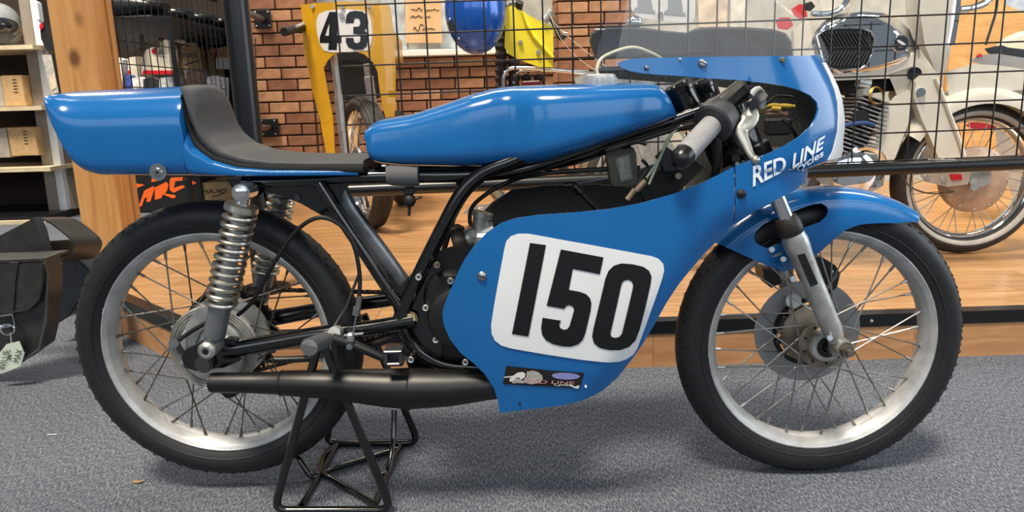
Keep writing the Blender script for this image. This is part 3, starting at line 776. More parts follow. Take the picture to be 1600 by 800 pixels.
for px, py in ((683, 414), (704, 439), (665, 481), (681, 531), (727, 566), (642, 562), (654, 433)):
    mb = MB().cyl(PY(px, py, -.122), PY(px, py, -.08), .0062, n=14); mb.lathe([(.0025, -.001), (.0052, -.0015), (.0062, 0)], PY(px, py, -.122), Y1, 14)
    b = mb.build('bolt', M_cast if py != 414 else M_rust, en); MB().cyl(PY(px, py, -.1235), PY(px, py, -.118), .0028, n=6).build('socket', M_ink, b)
c0 = PY(716, 377, -.05); cx = (PY(760, 345, -.05)-c0).normalized(); cx = V((.86, 0, .22)).normalized()
cb = MB().lathe([(.020, 0), (.034, -.002), (.036, .004), (.033, .016), (.026, .024)], c0-cx*.006, cx, 28, caps=True)
cbo = cb.build('carburettor', mat('bellmouth', '#4a4038', .35, .5, var=.1), bike)
kb = MB().cyl(c0+cx*.015, c0+cx*.075, .019, n=20); kb.cyl(c0+cx*.040+V((0, 0, -.03)), c0+cx*.040+V((.010, 0, .042)), .017, n=20); kb.cyl(c0+cx*.042+V((.008, 0, .036)), c0+cx*.043+V((.010, 0, .046)), .020, n=20)
kb.box(c0+cx*.05+V((0, -.02, -.01)), (.03, .03, .035), .006); kb.cyl(c0+cx*.03+V((0, -.03, .012)), c0+cx*.03+V((0, -.015, .012)), .008, n=10)
kb.build('carburettor_body', M_cast, cbo)
ft('fuel_hose', [(716, 285), (718, 305), (706, 350), (692, 395)], .0052, -.06, 10, False, m=M_cable)
ft('cable', [(1000, 262), (880, 268), (800, 282), (742, 318), (735, 350), (748, 348)], .0042, -.05, 10, False, m=M_cable)

# ---- exhaust
ex = [(330, 598, .0185), (336, 598, .0195), (395, 598, .0205), (438, 598.5, .0225), (442, 598.5, .0240), (500, 600, .0275), (560, 603, .0330), (600, 606, .0370), (640, 607, .0400), (700, 606, .036), (760, 602, .029), (820, 598, .024), (900, 590, .021), (960, 560, .019)]
mb = MB().tube([PY(x, y, -.135) for x, y, r in ex], [r for *_, r in ex], 28)
xo = mb.build('exhaust', M_exh, bike, 50)
MB().cyl(PY(328.5, 598, -.135), PY(331, 598, -.135), .016, n=24).build('outlet', M_ink, xo)
for px, r in ((440, .0246), (640, .0405)):
    a = PY(px, interp([(330, 598), (438, 598.5), (640, 608)], px), -.135); MB().lathe([(r, -.002), (r+.0008, 0), (r, .002)], a, (1, 0, -.05), 28).build('weld_seam', M_exh, xo)
MB().prism([PY(x, y, -.12) for x, y in ((346, 614), (376, 614), (362, 622), (352, 622))], (0, .03, 0)).build('bracket', M_exh, xo)

# ---- seat unit
def prof(pts, y): return [(PY(a, b, y).x, PY(a, b, y).z) for a, b in pts]
zt = prof([(58, 151), (61, 146), (70, 142.5), (100, 140.5), (180, 137), (240, 134), (270, 133), (276, 134), (279, 160), (286, 196), (300, 226), (330, 249), (370, 261), (420, 265), (557, 266)], -.112)
zb = prof([(58, 157), (62, 166), (70, 186), (82, 214), (94, 240), (108, 261), (124, 272), (146, 277.5), (300, 277.5), (557, 277)], -.118)
def ring(x, b, t, w, e=3.2, n=36, yc=0, wt=None, et=None):
    out = []; e0 = e
    for j in range(n):
        a = 2*pi*j/n; c, s = cos(a), sin(a); e = et if (et and s > 0) else e0; k = (abs(s)**(2/e))*(1 if s >= 0 else -1)
        ww = w if wt is None else w+(wt-w)*(k*.5+.5)
        out.append(V((x, yc+ww*(abs(c)**(2/e))*(1 if c >= 0 else -1), (b+t)/2+(t-b)/2*k)))
    return out
xs = sorted(set([zt[0][0]+.0006, zt[0][0]+.003, zt[0][0]+.008]+[zt[0][0]+(zt[-1][0]-zt[0][0])*i/70 for i in range(1, 71)]+[p[0] for p in zt[1:]]))
R = []
for x in xs:
    a = x-xs[0]; w = .108+.012*min(1, a/.25)**.6-.02*max(0, 1-a/.012)**2
    w = w+(.106-w)*max(0, min(1, (x-.12)/.2))
    R.append(ring(x, interp(zb, x), max(interp(zt, x), interp(zb, x)+.001), w, 7 if x < zt[7][0] else 6, 56, et=sinterp([(zt[6][0]+.01, 2.35), (zt[9][0], 3.5), (zt[11][0], 6)], x)))
su = MB().loft(R).build('seat_unit', M_blue, bike, 60)
c = PY(247, 269, -.118); mb = MB().lathe([(.0, -.004), (.0065, -.0035), (.0085, -.001), (.0155, -.001), (.0165, .002)], c, Y1, 24); b = mb.build('bolt', M_steel, su); MB().cyl(c+V((0, -.0046, 0)), c+V((0, -.002, 0)), .0032, n=6).build('socket', M_ink, b)
lo = prof([(273, 134), (278, 160), (285, 196), (299, 226), (329, 249), (370, 261), (420, 265), (566, 266)], -.112)
md = prof([(273, 133), (284, 160), (291, 192), (305, 219), (333, 242), (372, 254), (420, 257.5), (566, 258)], -.112)
hi = prof([(273, 131), (280, 131), (288, 134), (296, 160), (303, 185), (316, 209), (340, 231), (376, 244), (420, 250), (480, 252), (566, 251)], -.112)
def pad(a, b, w, e, name, m, par):
    R = []; x0, x1 = a[0][0]+.002, a[-1][0]
    for i in range(61):
        x = x0+(x1-x0)*i/60; h = max(0, min(1, 1-(x-x0)/.10)); h = h*h*(3-2*h); R.append(ring(x, interp(a, x)-.008, interp(b, x), w-.008*max(0, 1-(x-x0)/.03), e, 40, et=e-(e-2.1)*h))
    return MB().loft(R).build(name, m, par, 60)
sp_ = pad(lo, md, .107, 7, 'seat_base', M_foam, bike)
pad(md, hi, .104, 5.0, 'seat_pad', M_vinyl, bike)

# ---- tank
tt = prof([(565, 212), (567, 203), (574, 195), (588, 188), (610, 184), (640, 179), (690, 163), (735, 147), (770, 138), (800, 134), (850, 132), (920, 130), (1000, 128.5), (1024, 129), (1036, 137), (1045, 150), (1053, 168), (1056, 180)], -.09)
tb = prof([(565, 225), (567, 250), (572, 257), (585, 262), (620, 265), (700, 266.5), (780, 266), (822, 263), (850, 258), (900, 243), (960, 222), (1010, 205), (1045, 193), (1056, 187)], -.13)
xs = sorted(set([tt[0][0]+d for d in (.0008, .002, .005, .010, .018)]+[tt[0][0]+(tt[-1][0]-tt[0][0])*i/80 for i in range(1, 80)]+[tt[-1][0]-d for d in (.0008, .003, .007, .013)]))
wt_ = [(tt[0][0], .100), (PY(650, 200, -.12).x, .110), (PY(760, 200, -.12).x, .119), (PY(798, 200, -.12).x, .116), (PY(842, 200, -.12).x, .143), (PY(900, 200, -.12).x, .150), (PY(1000, 200, -.12).x, .147), (tt[-1][0], .128)]
R = []
for x in xs:
    w = sinterp(wt_, x); d = min(x-xs[0]+.0005, (xs[-1]-x)*.7+.0005); w -= .022*max(0, 1-d/.02)**2
    R.append(ring(x, interp(tb, x), max(interp(tt, x), interp(tb, x)+.002), w, 4.2, 56, wt=w*.90))
tk = MB().loft(R).build('fuel_tank', M_blue, bike, 60)
c = PY(938, 131, -.03); cp = MB().lathe([(.030, -.012), (.031, .006), (.0285, .016), (.024, .018), (.0, .019)], c, (0, 0, 1), 32)
cpo = cp.build('filler_cap', M_alu, tk, 30)
ra_ = MB()
for i in range(20): a = 2*pi*i/20; ra_.cyl(c+V((.0305*cos(a), .0305*sin(a), -.004)), c+V((.0300*cos(a), .0300*sin(a), .011)), .0022, n=6)
ra_.build('cap_ridge', M_alu, cpo)
MB().tube(spline([PY(935, 118, -.03), PY(933, 106, -.03), PY(944, 88, -.02), (PY(985, 74, .0)), PY(1016, 82, .04), PY(1040, 96, .08)], 6), .0030, 8).build('breather_hose', mat('clear_hose', '#c9c4a8', .3, var=.05), tk)

# ---- fairing: one side surface for the lower panel and the rear of the upper, the nose closing in a half ellipse
XS = PY(1150, 200, -.19).x
NOSE = prof([(1262, 250), (1306, 245), (1316, 215), (1319, 190), (1317, 165), (1311, 140), (1299, 115), (1284, 88), (1276, 75)], 0); NOSE = sorted((z, x-.016) for x, z in NOSE)
LK = [(-.1, .12), (.30, .125), (.42, .150), (.50, .175), (.60, .190), (.70, .192), (.80, .180), (.90, .160)]
ea = PY(1145, 352, -.19); eb = PY(1000, 545, -.15); en_ = V((-(eb.z-ea.z), 0, eb.x-ea.x)).normalized()
if en_.x < 0: en_ = -en_
def yside(x, z):
    w = sinterp([(.30, .150), (.52, .182), (.70, .198), (.90, .200), (1.05, .192)], x)
    w *= sinterp([(.0, .78), (.20, .86), (.34, .95), (.46, 1.0), (.62, 1.0), (.75, .97), (.90, .86)], z)
    d = (V((x, 0, z))-ea).dot(en_)               # > 0 beyond the lower front edge
    t = max(0, min(1.4, (d+.065)/.065)); w -= .030*t*t*max(0, min(1, (.62-z)/.08))
    return w
def mL(u, v): return V((u, -yside(u, v), v))
def mU(u, v):
    if u <= XS: return V((u, -yside(u, v), v))
    k = .27; a = min(pi/2, (u-XS)/k*pi/2/1.62); xn = sinterp(NOSE, v); w = yside(XS, v)
    return V((XS+(xn-XS)*sin(a), -w*cos(a)**.92, v))
UMAX = XS+.27*1.62
def L_(pts): return [inv(mL, x, y, ((lambda p: (p.x, p.z))(PY(x, y, -.19)))) for x, y in pts]
def U_(pts):
    out = []
    for x, y in pts:
        p = PY(x, y, -.17); out.append(inv(mU, x, y, (min(p.x, XS+.25), p.z)))
    return [(min(u, UMAX), v) for u, v in out]
low = [(718, 420), (726, 405), (740, 385), (760, 364), (782, 349), (806, 341), (840, 336), (900, 332), (950, 327), (1000, 318), (1050, 304), (1100, 285), (1147, 261), (1144, 352), (1120, 377), (1100, 397), (1080, 420), (1060, 445), (1042, 472), (1022, 508), (1004, 538), (984, 566), (965, 590), (942, 610), (912, 625), (880, 633), (850, 637), (815, 641), (781, 645), (778, 626), (772, 607), (757, 584), (738, 566), (720, 552), (703, 530), (694, 510), (691, 492), (693, 480), (700, 462)]
lowo = L_(low)
mb = MB(); sheet(mb, mL, lowo, (), .018, 0, .004, 0, 1); fa = mb.build('lower_fairing', [M_blue, M_bluein], bike, 50)
mb = MB(); sheet(mb, mL, lowo, (), .03, 0, .004, 0, 1, mirror=True); mb.build('lower_fairing', [M_blue, M_bluein], bike, 50)
zt_n = PY(1284, 87, 0).z; zb_n = PY(1300, 252, 0).z
up = [(965, 99), (972, 95), (985, 92), (1010, 90.5), (1060, 89.5), (1120, 88.5), (1180, 88), (1230, 87.5), (1262, 87)]
up2 = [(1287, 268), (1268, 281), (1250, 291), (1215, 311), (1175, 333), (1146, 351), (1149, 259), (1180, 248), (1205, 238), (1230, 226), (1252, 212), (1268, 197), (1276, 183), (1279, 171), (1276, 159), (1266, 149), (1250, 141), (1225, 134), (1190, 129), (1150, 125), (1100, 122), (1050, 118), (1010, 115), (985, 111), (972, 106)]
upo = U_(up)+[(UMAX-.10, zt_n), (UMAX, zt_n), (UMAX, (zt_n+zb_n)/2), (UMAX, zb_n), (UMAX-.06, zb_n-.004)]+U_(up2)
mb = MB(); sheet(mb, mU, upo, (), .016, 0, .004, 0, 1); uf = mb.build('upper_fairing', [M_blue, M_bluein], bike, 50)
mb = MB(); sheet(mb, mU, upo, (), .02, 0, .004, 0, 1, mirror=True); mb.build('upper_fairing', [M_blue, M_bluein], bike, 50)
# white plate round the nose, both sides of the centre line
mb = MB(); po = U_([(1293, 250), (1302, 230), (1308, 205), (1309, 180), (1308, 160), (1303, 140), (1295, 120), (1284, 98)]); po = [(UMAX, po[0][1])]+po+[(UMAX, po[-1][1])]
for mir in (False, True): sheet(mb, mU, po, (), .02, .0012, .001, mirror=mir)
mb.build('number_panel', M_white, uf, 60)
# windscreen
SCR = sorted((z, x) for x, z in prof([(1287, 88), (1280, 70), (1271, 51), (1253, 31), (1234, 15), (1217, 0), (1190, -18), (1150, -38), (1090, -55)], 0))
zs0 = PY(1150, 90, -.17).z-.006; zs1 = SCR[-1][0]-.004
def mS(u, v):
    t = (v-zs0)/(zs1-zs0); w = .166*sqrt(max(0.02, 1-.93*max(0, t)**2.0)); xn = interp(SCR, v); xs_ = XS-.02-.10*t
    if u <= 0: return V((xs_+u*(1-.0*t), -w, v))
    a = min(pi/2, u/.44*pi/2); return V((xs_+(xn-xs_)*sin(a), -w*cos(a)**.95, v))
mb = MB(); so_ = [(-.185, zs0), (.0, zs0), (.2, zs0), (.44, zs0), (.44, zs1), (0, zs1), (-.06, zs1), (-.10, zs0+.6*(zs1-zs0)), (-.15, zs0+.25*(zs1-zs0))]
for mir in (False, True): sheet(mb, mS, so_, (), .02, 0, .002, mirror=mir)
M_scr = mat('clear_screen', '#dfe6ec', .05, spec=.6, var=0, alpha=.045)
MB.build(mb, 'windscreen', M_scr, uf, 60)
# fasteners on the fairing
def screw(px, py, m, r, par, mtl, slot=True):
    uv = L_([(px, py)])[0] if m is mL else U_([(px, py)])[0]; h = 1e-3
    n = (m(uv[0]+h, uv[1])-m(uv[0]-h, uv[1])).cross(m(uv[0], uv[1]+h)-m(uv[0], uv[1]-h)).normalized()
    if n.y > 0: n = -n
    c = m(*uv); b = MB().lathe([(r, 0), (r*.95, .003), (r*.6, .0055), (0, .006)], c, n, 20).build('fastener', mtl, par)
    if slot: MB().box(c+n*.0058, (r*1.7, .0012, r*.18), 0, rot=Matrix.Rotation(random.uniform(-.8, .8), 3, 'Y')).build('slot', M_ink, b)
screw(753, 431, mL, .0088, fa, M_steel); screw(1158, 303, mU, .0085, uf, M_blackm); screw(1010, 106, mU, .0045, uf, M_steel); screw(1097, 99, mU, .0075, uf, M_steel); screw(1221, 94, mU, .005, uf, mat('brass_zinc', '#a08f6a')); screw(1062, 93, mU, .002, uf, M_white, False)
screw(915, 603, mL, .002, fa, M_white, False); screw(812, 630, mL, .002, fa, M_ink, False)
# printed number panel and digits
def C4(p): return crop(700, 360, 2.667, p)
def smooth_poly(pts, n=3): 
    return [(p.x, p.y) for p in spline([V((x, y, 0)) for x, y in pts], n, True)]
pan = L_(C4([(235, 78), (243, 45), (262, 24), (290, 14), (330, 13), (372, 20), (610, 63), (848, 107), (876, 117), (896, 138), (900, 165), (893, 195), (838, 350), (786, 490), (770, 515), (745, 533), (712, 545), (670, 548), (560, 538), (400, 514), (262, 490), (222, 478), (196, 458), (182, 428), (180, 392), (196, 290), (214, 190)]))
mb = MB(); sheet(mb, mL, pan, (), .012, .0018, .0010); pn = mb.build('number_panel', M_white, fa, 60)
d1 = C4([(342, 51), (408, 60), (335, 440), (267, 429)])
d5 = C4([(470, 78), (647, 111), (632, 181), (520, 159), (503, 246), (548, 254), (575, 264), (591, 280), (597, 300), (594, 330), (572, 425), (560, 455), (540, 473), (512, 482), (478, 481), (437, 471), (408, 455), (392, 432), (388, 405), (394, 362), (470, 374), (463, 392), (468, 405), (482, 412), (497, 409), (506, 397), (525, 332), (521, 316), (505, 309), (492, 314), (484, 325), (411, 312)])
d0 = C4([(655, 200), (668, 168), (690, 146), (722, 136), (770, 140), (812, 150), (836, 166), (847, 190), (843, 222), (795, 412), (778, 455), (752, 482), (715, 496), (672, 496), (632, 487), (608, 468), (600, 440), (606, 405)])
h0 = C4([(722, 222), (732, 208), (748, 204), (764, 210), (771, 226), (768, 245), (724, 428), (714, 441), (698, 446), (682, 442), (676, 430), (680, 410)])
for P, H in ((d1, ()), (d5, ()), (d0, [L_(h0)])):
    mb = MB(); sheet(mb, mL, L_(P), H, .012, .0030, .0008); mb.build('digit', M_ink, pn, 60)
# round shop sticker low on the panel
def ST_(p): return crop(760, 550, 8.889, p)
stk = L_(ST_([(280, 188), (800, 245), (1355, 288), (1300, 480), (1285, 500), (780, 470), (230, 440)]))
mb = MB(); sheet(mb, mL, stk, (), .010, .0014, .0006); sk = mb.build('sticker', mat('sticker_black', '#1d1718', .35, var=.1, scale=60), fa, 60)
def decal(polys, m, h, par, name, lift=.0022):
    mb = MB(); sheet(mb, h, L_(polys) if h is mL else U_(polys), (), .012, lift, .0004); return mb.build(name, m, par, 60)
M_lil = mat('print_lilac', '#8489c4', .4, var=.05); M_pink = mat('print_pink', '#b98a8c', .4, var=.1, scale=200); M_prw = mat('print_white', '#d8d6d4', .4, var=.03)
decal(smooth_poly(ST_([(910, 320), (960, 292), (1090, 283), (1230, 298), (1298, 330), (1250, 362), (1120, 376), (970, 358)])), M_lil, mL, sk, 'print_oval')
decal(ST_([(560, 270), (640, 252), (720, 275), (775, 320), (785, 370), (740, 420), (620, 440), (540, 420), (520, 380), (560, 330)]), mat('print_grey', '#a9a3a0', .4, var=.2, scale=300), mL, sk, 'print_shield')
decal(ST_([(380, 320), (430, 282), (510, 272), (545, 300), (530, 350), (470, 380), (460, 345), (420, 350), (370, 400), (330, 405), (320, 375), (345, 345), (245, 350), (250, 338), (340, 330)]), M_prw, mL, sk, 'print_rider')
decal(ST_([(360, 410), (400, 365), (450, 360), (470, 385), (540, 395), (520, 430), (440, 420), (375, 430)]), mat('print_grey', ''), mL, sk, 'print_rider')
decal(ST_([(1150, 460), (1180, 445), (1225, 475), (1290, 455), (1280, 500), (1235, 495)]), M_prw, mL, sk, 'print_corner')
def decal_text(s, quad, h, m, par, bold=.0, lift=.0022, wob=None):
    vs, fs = text2d(s, bold, True); px = [bil([(x, y, 0) for x, y in quad], *p) for p in vs]; mb = MB(); inv_ = L_ if h is mL else U_
    P = []
    for u, v in inv_([(p.x, p.y) for p in px]):
        n = (h(u+1e-3, v)-h(u-1e-3, v)).cross(h(u, v+1e-3)-h(u, v-1e-3)).normalized(); n = n if n.y < 0 else -n; P.append(h(u, v)+n*lift)
    # refine nose side offset along the surface normal is not needed: the print is 2 mm proud
    mb.add(P, fs); return mb.build('lettering', m, par, 60)
decal_text('RED LINE', ST_([(560, 425), (1215, 440), (1225, 402), (565, 375)]), mL, M_pink, sk, .01)
decal_text('Cycles', ST_([(935, 470), (1165, 475), (1185, 432), (945, 425)]), mL, M_prw, sk, .01)
decal_text('DEALER', ST_([(965, 340), (1240, 355), (1240, 320), (975, 305)]), mL, mat('print_violet', '#5d62a8', .4), sk, .0) if False else None
# big lettering along the upper fairing
M_let = mat('white_paint', '#e2ebf4', .3, var=.02)
def UU(p): return crop(1140, 180, 5.717, p)
decal_text('RED', UU([(203, 640), (500, 490), (492, 360), (205, 455)]), mU, M_let, uf, .022)
decal_text('LINE', UU([(552, 485), (820, 300), (845, 178), (567, 345)]), mU, M_let, uf, .025)
decal_text('cycles', UU([(584, 532), (826, 384), (828, 300), (590, 428)]), mU, M_blue, uf, .06, .0030)
decal_text('cycles', UU([(588, 526), (822, 380), (824, 306), (594, 434)]), mU, M_let, uf, .015, .0036)
# ---- cockpit: yokes, clip-on, controls, wiring
topY, axF = fl[2], fl[1]
def onleg(t, s=1): p = topY+axF*t; return V((p.x, -.092*s, p.z))
for t, nm in ((.004, 'top_yoke'), (.115, 'bottom_yoke')):
    a, b = onleg(t), onleg(t, -1); u = axF; w = V((-axF.z, 0, axF.x))
    mb = MB().cyl(a-u*.014, a+u*.014, .025, n=20).cyl(b-u*.014, b+u*.014, .025, n=20)
    pl = [a+w*.012, a-w*.016, (a+b)/2-w*.060+V((0, 0, 0)), b-w*.016, b+w*.012, (a+b)/2-w*.005]
    mb.prism([p-u*.008 for p in pl], u*.016); mb.build(nm, M_case, bike)
hc = (onleg(.06)+onleg(.06, -1))/2-V((-axF.z, 0, axF.x))*.040
MB().cyl(hc-axF*.07, hc+axF*.07, .030, n=24).build('steering_head', M_frame, bike)
# two round instruments / fork caps in front of the tank
for (x0, y0, x1, y1, yy, r) in ((1058, 132, 1080, 178, -.055, .0275), (1094, 127, 1108, 160, .03, .024)):
    a, b = PY(x0, y0, yy), PY(x1, y1, yy); d = (b-a).normalized()
    mb = MB().lathe([(0, -.002), (r*.8, -.002), (r, .002), (r, .014), (r*.93, .016), (r*.93, .058), (r*.7, .066), (0, .068)], a, d, 32); o = mb.build('instrument', mat('gloss_black', '#0a0a0b', .12, coat=.5, var=0), bike, 30)
    MB().lathe([(r*1.01, .0), (r*1.04, .003), (r*1.01, .008)], a, d, 32).build('bezel', M_case, o)
    MB().lathe([(0, -.0025), (r*.78, -.0025)], a, d, 24).build('dial', M_case, o)
# right clip-on: grip points back, down and towards the viewer
ga = PY(1058, 254, -.232); gb = PY(1126, 180, -.135); gd = (gb-ga).normalized()
ge = gb+gd*.055
MB().tube([ga+gd*.005, ge], .0115, 16).build('handlebar', M_black, bike)
GL = (PY(1114, 193, -.15)-ga).length
gr = MB().tube([ga+gd*(.028+i*.004) for i in range(int((GL-.03)/.004))], [.0188+(.0006 if i % 2 else 0) for i in range(int((GL-.03)/.004))], 24).build('grip', M_grip, bike, 20)
MB().lathe([(0, -.004), (.010, -.002), (.016, .004), (.0185, .014), (.0188, .030)], ga, gd, 24).build('bar_end', M_black, bike)
g2_ = ga+gd*GL
MB().lathe([(.014, -.022), (.033, -.021), (.0370, -.018), (.0378, .0), (.0365, .012), (.028, .018), (.012, .020)], g2_+gd*.014, gd, 32).build('throttle_housing', mat('housing_grey', '#3e3f42', .45, var=.08), bike, 30)
MB().tube([g2_+V((.006, -.0, -.025)), g2_+V((.010, .0, -.072)), g2_+V((.006, .012, -.115))], [.0095, .0085, .0075], 12).build('cable_boot', M_cable, bike)
m0 = PY(1118, 165, -.13); m1 = PY(1165, 128, -.11); mu = (m1-m0).normalized()
MB().cyl(m0, m1, .0125, n=18).build('clip_on_clamp', M_case, bike)
mb = MB().box(PY(1146, 152, -.13), (.062, .03, .030), .008, rot=Matrix.Rotation(radians(-42), 3, 'Y')); mb.build('master_cylinder', M_case, bike)
# brake lever with ball end
lv = [(1164, 175, -.150), (1172, 182, -.158), (1168, 194, -.165), (1160, 203, -.170), (1160, 212, -.174), (1166, 226, -.18), (1172, 240, -.186), (1178, 248, -.19)]
P = spline([PY(*p) for p in lv], 4); k = len(P)
rg = []
for i, p in enumerate(P):
    t = (P[min(i+1, k-1)]-P[max(i-1, 0)]).normalized(); u = V((0, 1, 0)); u = (u-t*u.dot(t)).normalized(); w = t.cross(u); q = i/(k-1)
    a = (.013*(1-q)**1.5+.0062); b = .0045
    rg.append([p+w*a*cos(2*pi*j/14)+u*b*sin(2*pi*j/14) for j in range(14)])
mb = MB().loft(rg); mb.prism([PY(x, y, -.148) for x, y in ((1158, 174), (1182, 166), (1182, 176), (1176, 192), (1168, 199), (1165, 190), (1170, 184))], (0, .008, 0))
mb.sph(PY(1180, 250, -.19), .0085, 18, 10); mb.build('brake_lever', mat('lever_alloy', '#b9b3a8', .35, .9, var=.08), bike)
MB().cyl(PY(1178, 163, -.165), PY(1178, 163, -.135), .008, n=16).build('lever_pivot', M_case, bike)
MB().tube(spline([PY(1172, 150, -.12), PY(1184, 140, -.11), PY(1192, 152, -.1), PY(1190, 170, -.1)], 6), .0065, 10).build('reservoir_hose', mat('milky_hose', '#b8bcc0', .3, var=.05), bike)
MB().cyl(PY(1180, 143, -.1), PY(1190, 156, -.1), .013, n=18).build('reservoir', M_alu, bike)
# wiring, connectors, brackets and boxes
MB().box(PY(1215, 198, -.05), (.045, .03, .032), .004).build('control_box', M_blackm, bike)
for pts, r, m in (([(1186, 172), (1205, 164), (1222, 165), (1242, 166)], .0028, mat('wire_yellow', '#b59a3a', .5)), ([(1188, 176), (1208, 172), (1225, 178), (1230, 180)], .0025, mat('wire_brown', '#7a5a44', .5)), ([(1195, 178), (1215, 178), (1232, 176)], .0024, mat('wire_brown', '')), ([(1184, 170), (1200, 160), (1215, 150), (1240, 152)], .0022, M_cable), ([(1222, 186), (1236, 200), (1244, 215), (1243, 226)], .0035, M_cable), ([(1155, 192), (1140, 210), (1150, 222), (1165, 215)], .0025, M_cable)):
    MB().tube(spline([PY(x, y, -.10) for x, y in pts], 6), r, 8).build('wire', m, bike)
for x, y in ((1228, 165), (1212, 169)): MB().cyl(PY(x-7, y, -.102), PY(x+7, y+1, -.102), .0042, n=10).build('connector', mat('wire_yellow', ''), bike)
for pts, r, m in (([(1066, 196), (1044, 215), (1034, 240), (1020, 264), (1010, 278)], .0022, mat('wire_green', '#9fb39a', .5)), ([(1050, 210), (1038, 232), (1025, 262), (1014, 288)], .0022, mat('wire_green', '')), ([(1062, 206), (1068, 214), (1064, 226)], .0018, mat('wire_green', '')), ([(1003, 250), (1012, 262), (1000, 282), (985, 308)], .003, M_cable), ([(1010, 225), (990, 222), (962, 232), (945, 236)], .0035, M_cable), ([(1098, 190), (1060, 200), (1010, 216), (950, 232)], .003, M_cable), ([(1140, 195), (1150, 225), (1175, 250), (1185, 262)], .006, M_cable)):
    MB().tube(spline([PY(x, y, -.105) for x, y in pts], 6), r, 8).build('wire', m, bike)
for x0, y0, x1, y1 in ((980, 312, 992, 296), (994, 298, 1008, 282)): MB().cyl(PY(x0, y0, -.108), PY(x1, y1, -.108), .0052, n=10).build('connector', mat('connector_tan', '#8a7a68', .5, .3, var=.15), bike)
# ignition box with printed label
ib = [(948, 236), (990, 231), (994, 240), (997, 284), (992, 290), (962, 291), (955, 286)]
cdi = MB().prism([PY(x, y, -.075) for x, y in ib], (0, .04, 0)).build('ignition_box', mat('olive_case', '#4a4a40', .55, var=.08, scale=50), bike)
MB().prism([PY(x, y, -.0765) for x, y in [(961, 247), (983, 241), (989, 280), (970, 284)]], (0, .001, 0)).build('label', mat('label_grey', '#77776f', .5, var=.1, scale=300), cdi)
mb = MB()
qd = [PY(x, y, -.0775) for x, y in ((971, 281), (967, 249), (974, 247), (979, 279))]
text_on(mb, 'CDI IGNITION', [qd[0], qd[1], qd[2], qd[3]], 0, (0, -.0005, 0)); 
for i in range(5):
    a = PY(980+i*1.4, 277, -.0775); b = PY(975+i*1.4, 246, -.0775); 
    if i in (1, 3): mb.tube([a, b], .0004, 4)
mb.build('lettering', mat('label_print', '#d0d0c8', .5, var=0), cdi)
MB().prism([PY(x, y, -.08) for x, y in ((1028, 246), (1044, 231), (1062, 244), (1056, 266), (1040, 268))], (0, .03, 0)).build('bracket', mat('bracket_grey', '#2b2d33', .5, var=.05), bike)
MB().prism([PY(x, y, -.05) for x, y in ((1000, 300), (1040, 255), (1085, 250), (1100, 262), (1060, 300), (1010, 318))], (0, .03, 0)).build('bracket', M_blackm, bike)
MB().cyl(PY(1060, 275, -.085), PY(1060, 275, -.06), .006, n=12).build('bolt', M_rust, bike)
for x, y in ((1150, 247), (1158, 236)): MB().cyl(PY(x, y, -.12), PY(x, y, -.09), .0075, n=14).build('bolt', M_case, bike)
# dark inner duct behind the engine opening
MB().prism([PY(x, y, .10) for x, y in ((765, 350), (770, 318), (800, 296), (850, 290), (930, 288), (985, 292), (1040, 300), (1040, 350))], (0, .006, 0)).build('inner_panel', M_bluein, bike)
MB().tube(spline([PY(882, 290, -.06), PY(896, 290, -.06), (PY(910, 304, -.06)), PY(934, 328, -.06)], 6), [.006]*6+[.009]*6+[.005]*7, 10).build('plug_lead', M_cable, bike)

# ---- foot control and rear brake linkage on the near side
mb = MB().cyl(PY(506, 533, -.10), PY(512, 528, -.155), .009, n=16)
mb.cyl(PY(512, 527, -.155), PY(483, 543, -.235), .0125, .0145, 20)
fp = MB().cyl(PY(510, 530, -.160), PY(483, 542, -.235), .0150, .0165, 14); mb.build('peg_mount', M_cast, bike); fp.build('footpeg', mat('peg_rubber', '#4b4c50', .7, var=.1), bike)
MB().tube([PY(520, 529, -.155), PY(550, 538, -.155), PY(584, 552, -.16), PY(606, 562, -.16)], [.011, .0095, .009, .008], 12).build('brake_pedal', M_exh, bike)
mb = MB(); a = PY(616, 556, -.162)
for sx in (-1, 1): mb.box(a+V((sx*.014, 0, 0)), (.008, .034, .030), .002)
for sz in (-1, 1): mb.box(a+V((0, 0, sz*.012)), (.036, .034, .007), .002)
mb.box(a+V((0, .008, 0)), (.03, .012, .028), .002)
mb.build('pedal_pad', mat('dark_zinc', '#55565a'), bike)
MB().box(PY(548, 527, -.160), (.013, .016, .018), .003).build('cable_clevis', M_cast, bike)
mb = MB().cyl(PY(546, 542, -.166), PY(546, 542, -.15), .006, n=12); mb.cyl(PY(546, 542, -.168), PY(546, 542, -.16), .0035, n=6); mb.build('bolt', mat('dark_zinc', '#55565a'), bike)
MB().cyl(PY(538, 524, -.155), PY(568, 521, -.155), .003, n=8).build('adjuster_rod', M_steel, bike)
MB().tube(spline([PY(372, 492, -.10), PY(395, 470, -.12), PY(426, 415, -.135), PY(462, 362, -.14), PY(498, 340, -.145), PY(532, 352, -.145), PY(553, 384, -.145), PY(562, 430, -.145), PY(561, 468, -.15)], 8), .0040, 10).build('brake_cable', M_cable, bike)
mb = MB().cyl(PY(562, 462, -.15), PY(558, 492, -.15), .0055, n=10); mb.cyl(PY(558, 480, -.15), PY(556, 492, -.15), .0075, n=8); mb.cyl(PY(557, 490, -.15), PY(551, 526, -.155), .0016, n=6); mb.build('cable_adjuster', M_steel, bike)
MB().tube([PY(560, 430, -.13), PY(541, 480, -.12), PY(521, 512, -.12), PY(512, 524, -.13)], .0028, 8).build('return_spring', M_spoke, bike)
MB().cyl(PY(522, 520, -.15), PY(528, 518, -.12), .012, n=14).build('pedal_pivot', M_cast, bike)
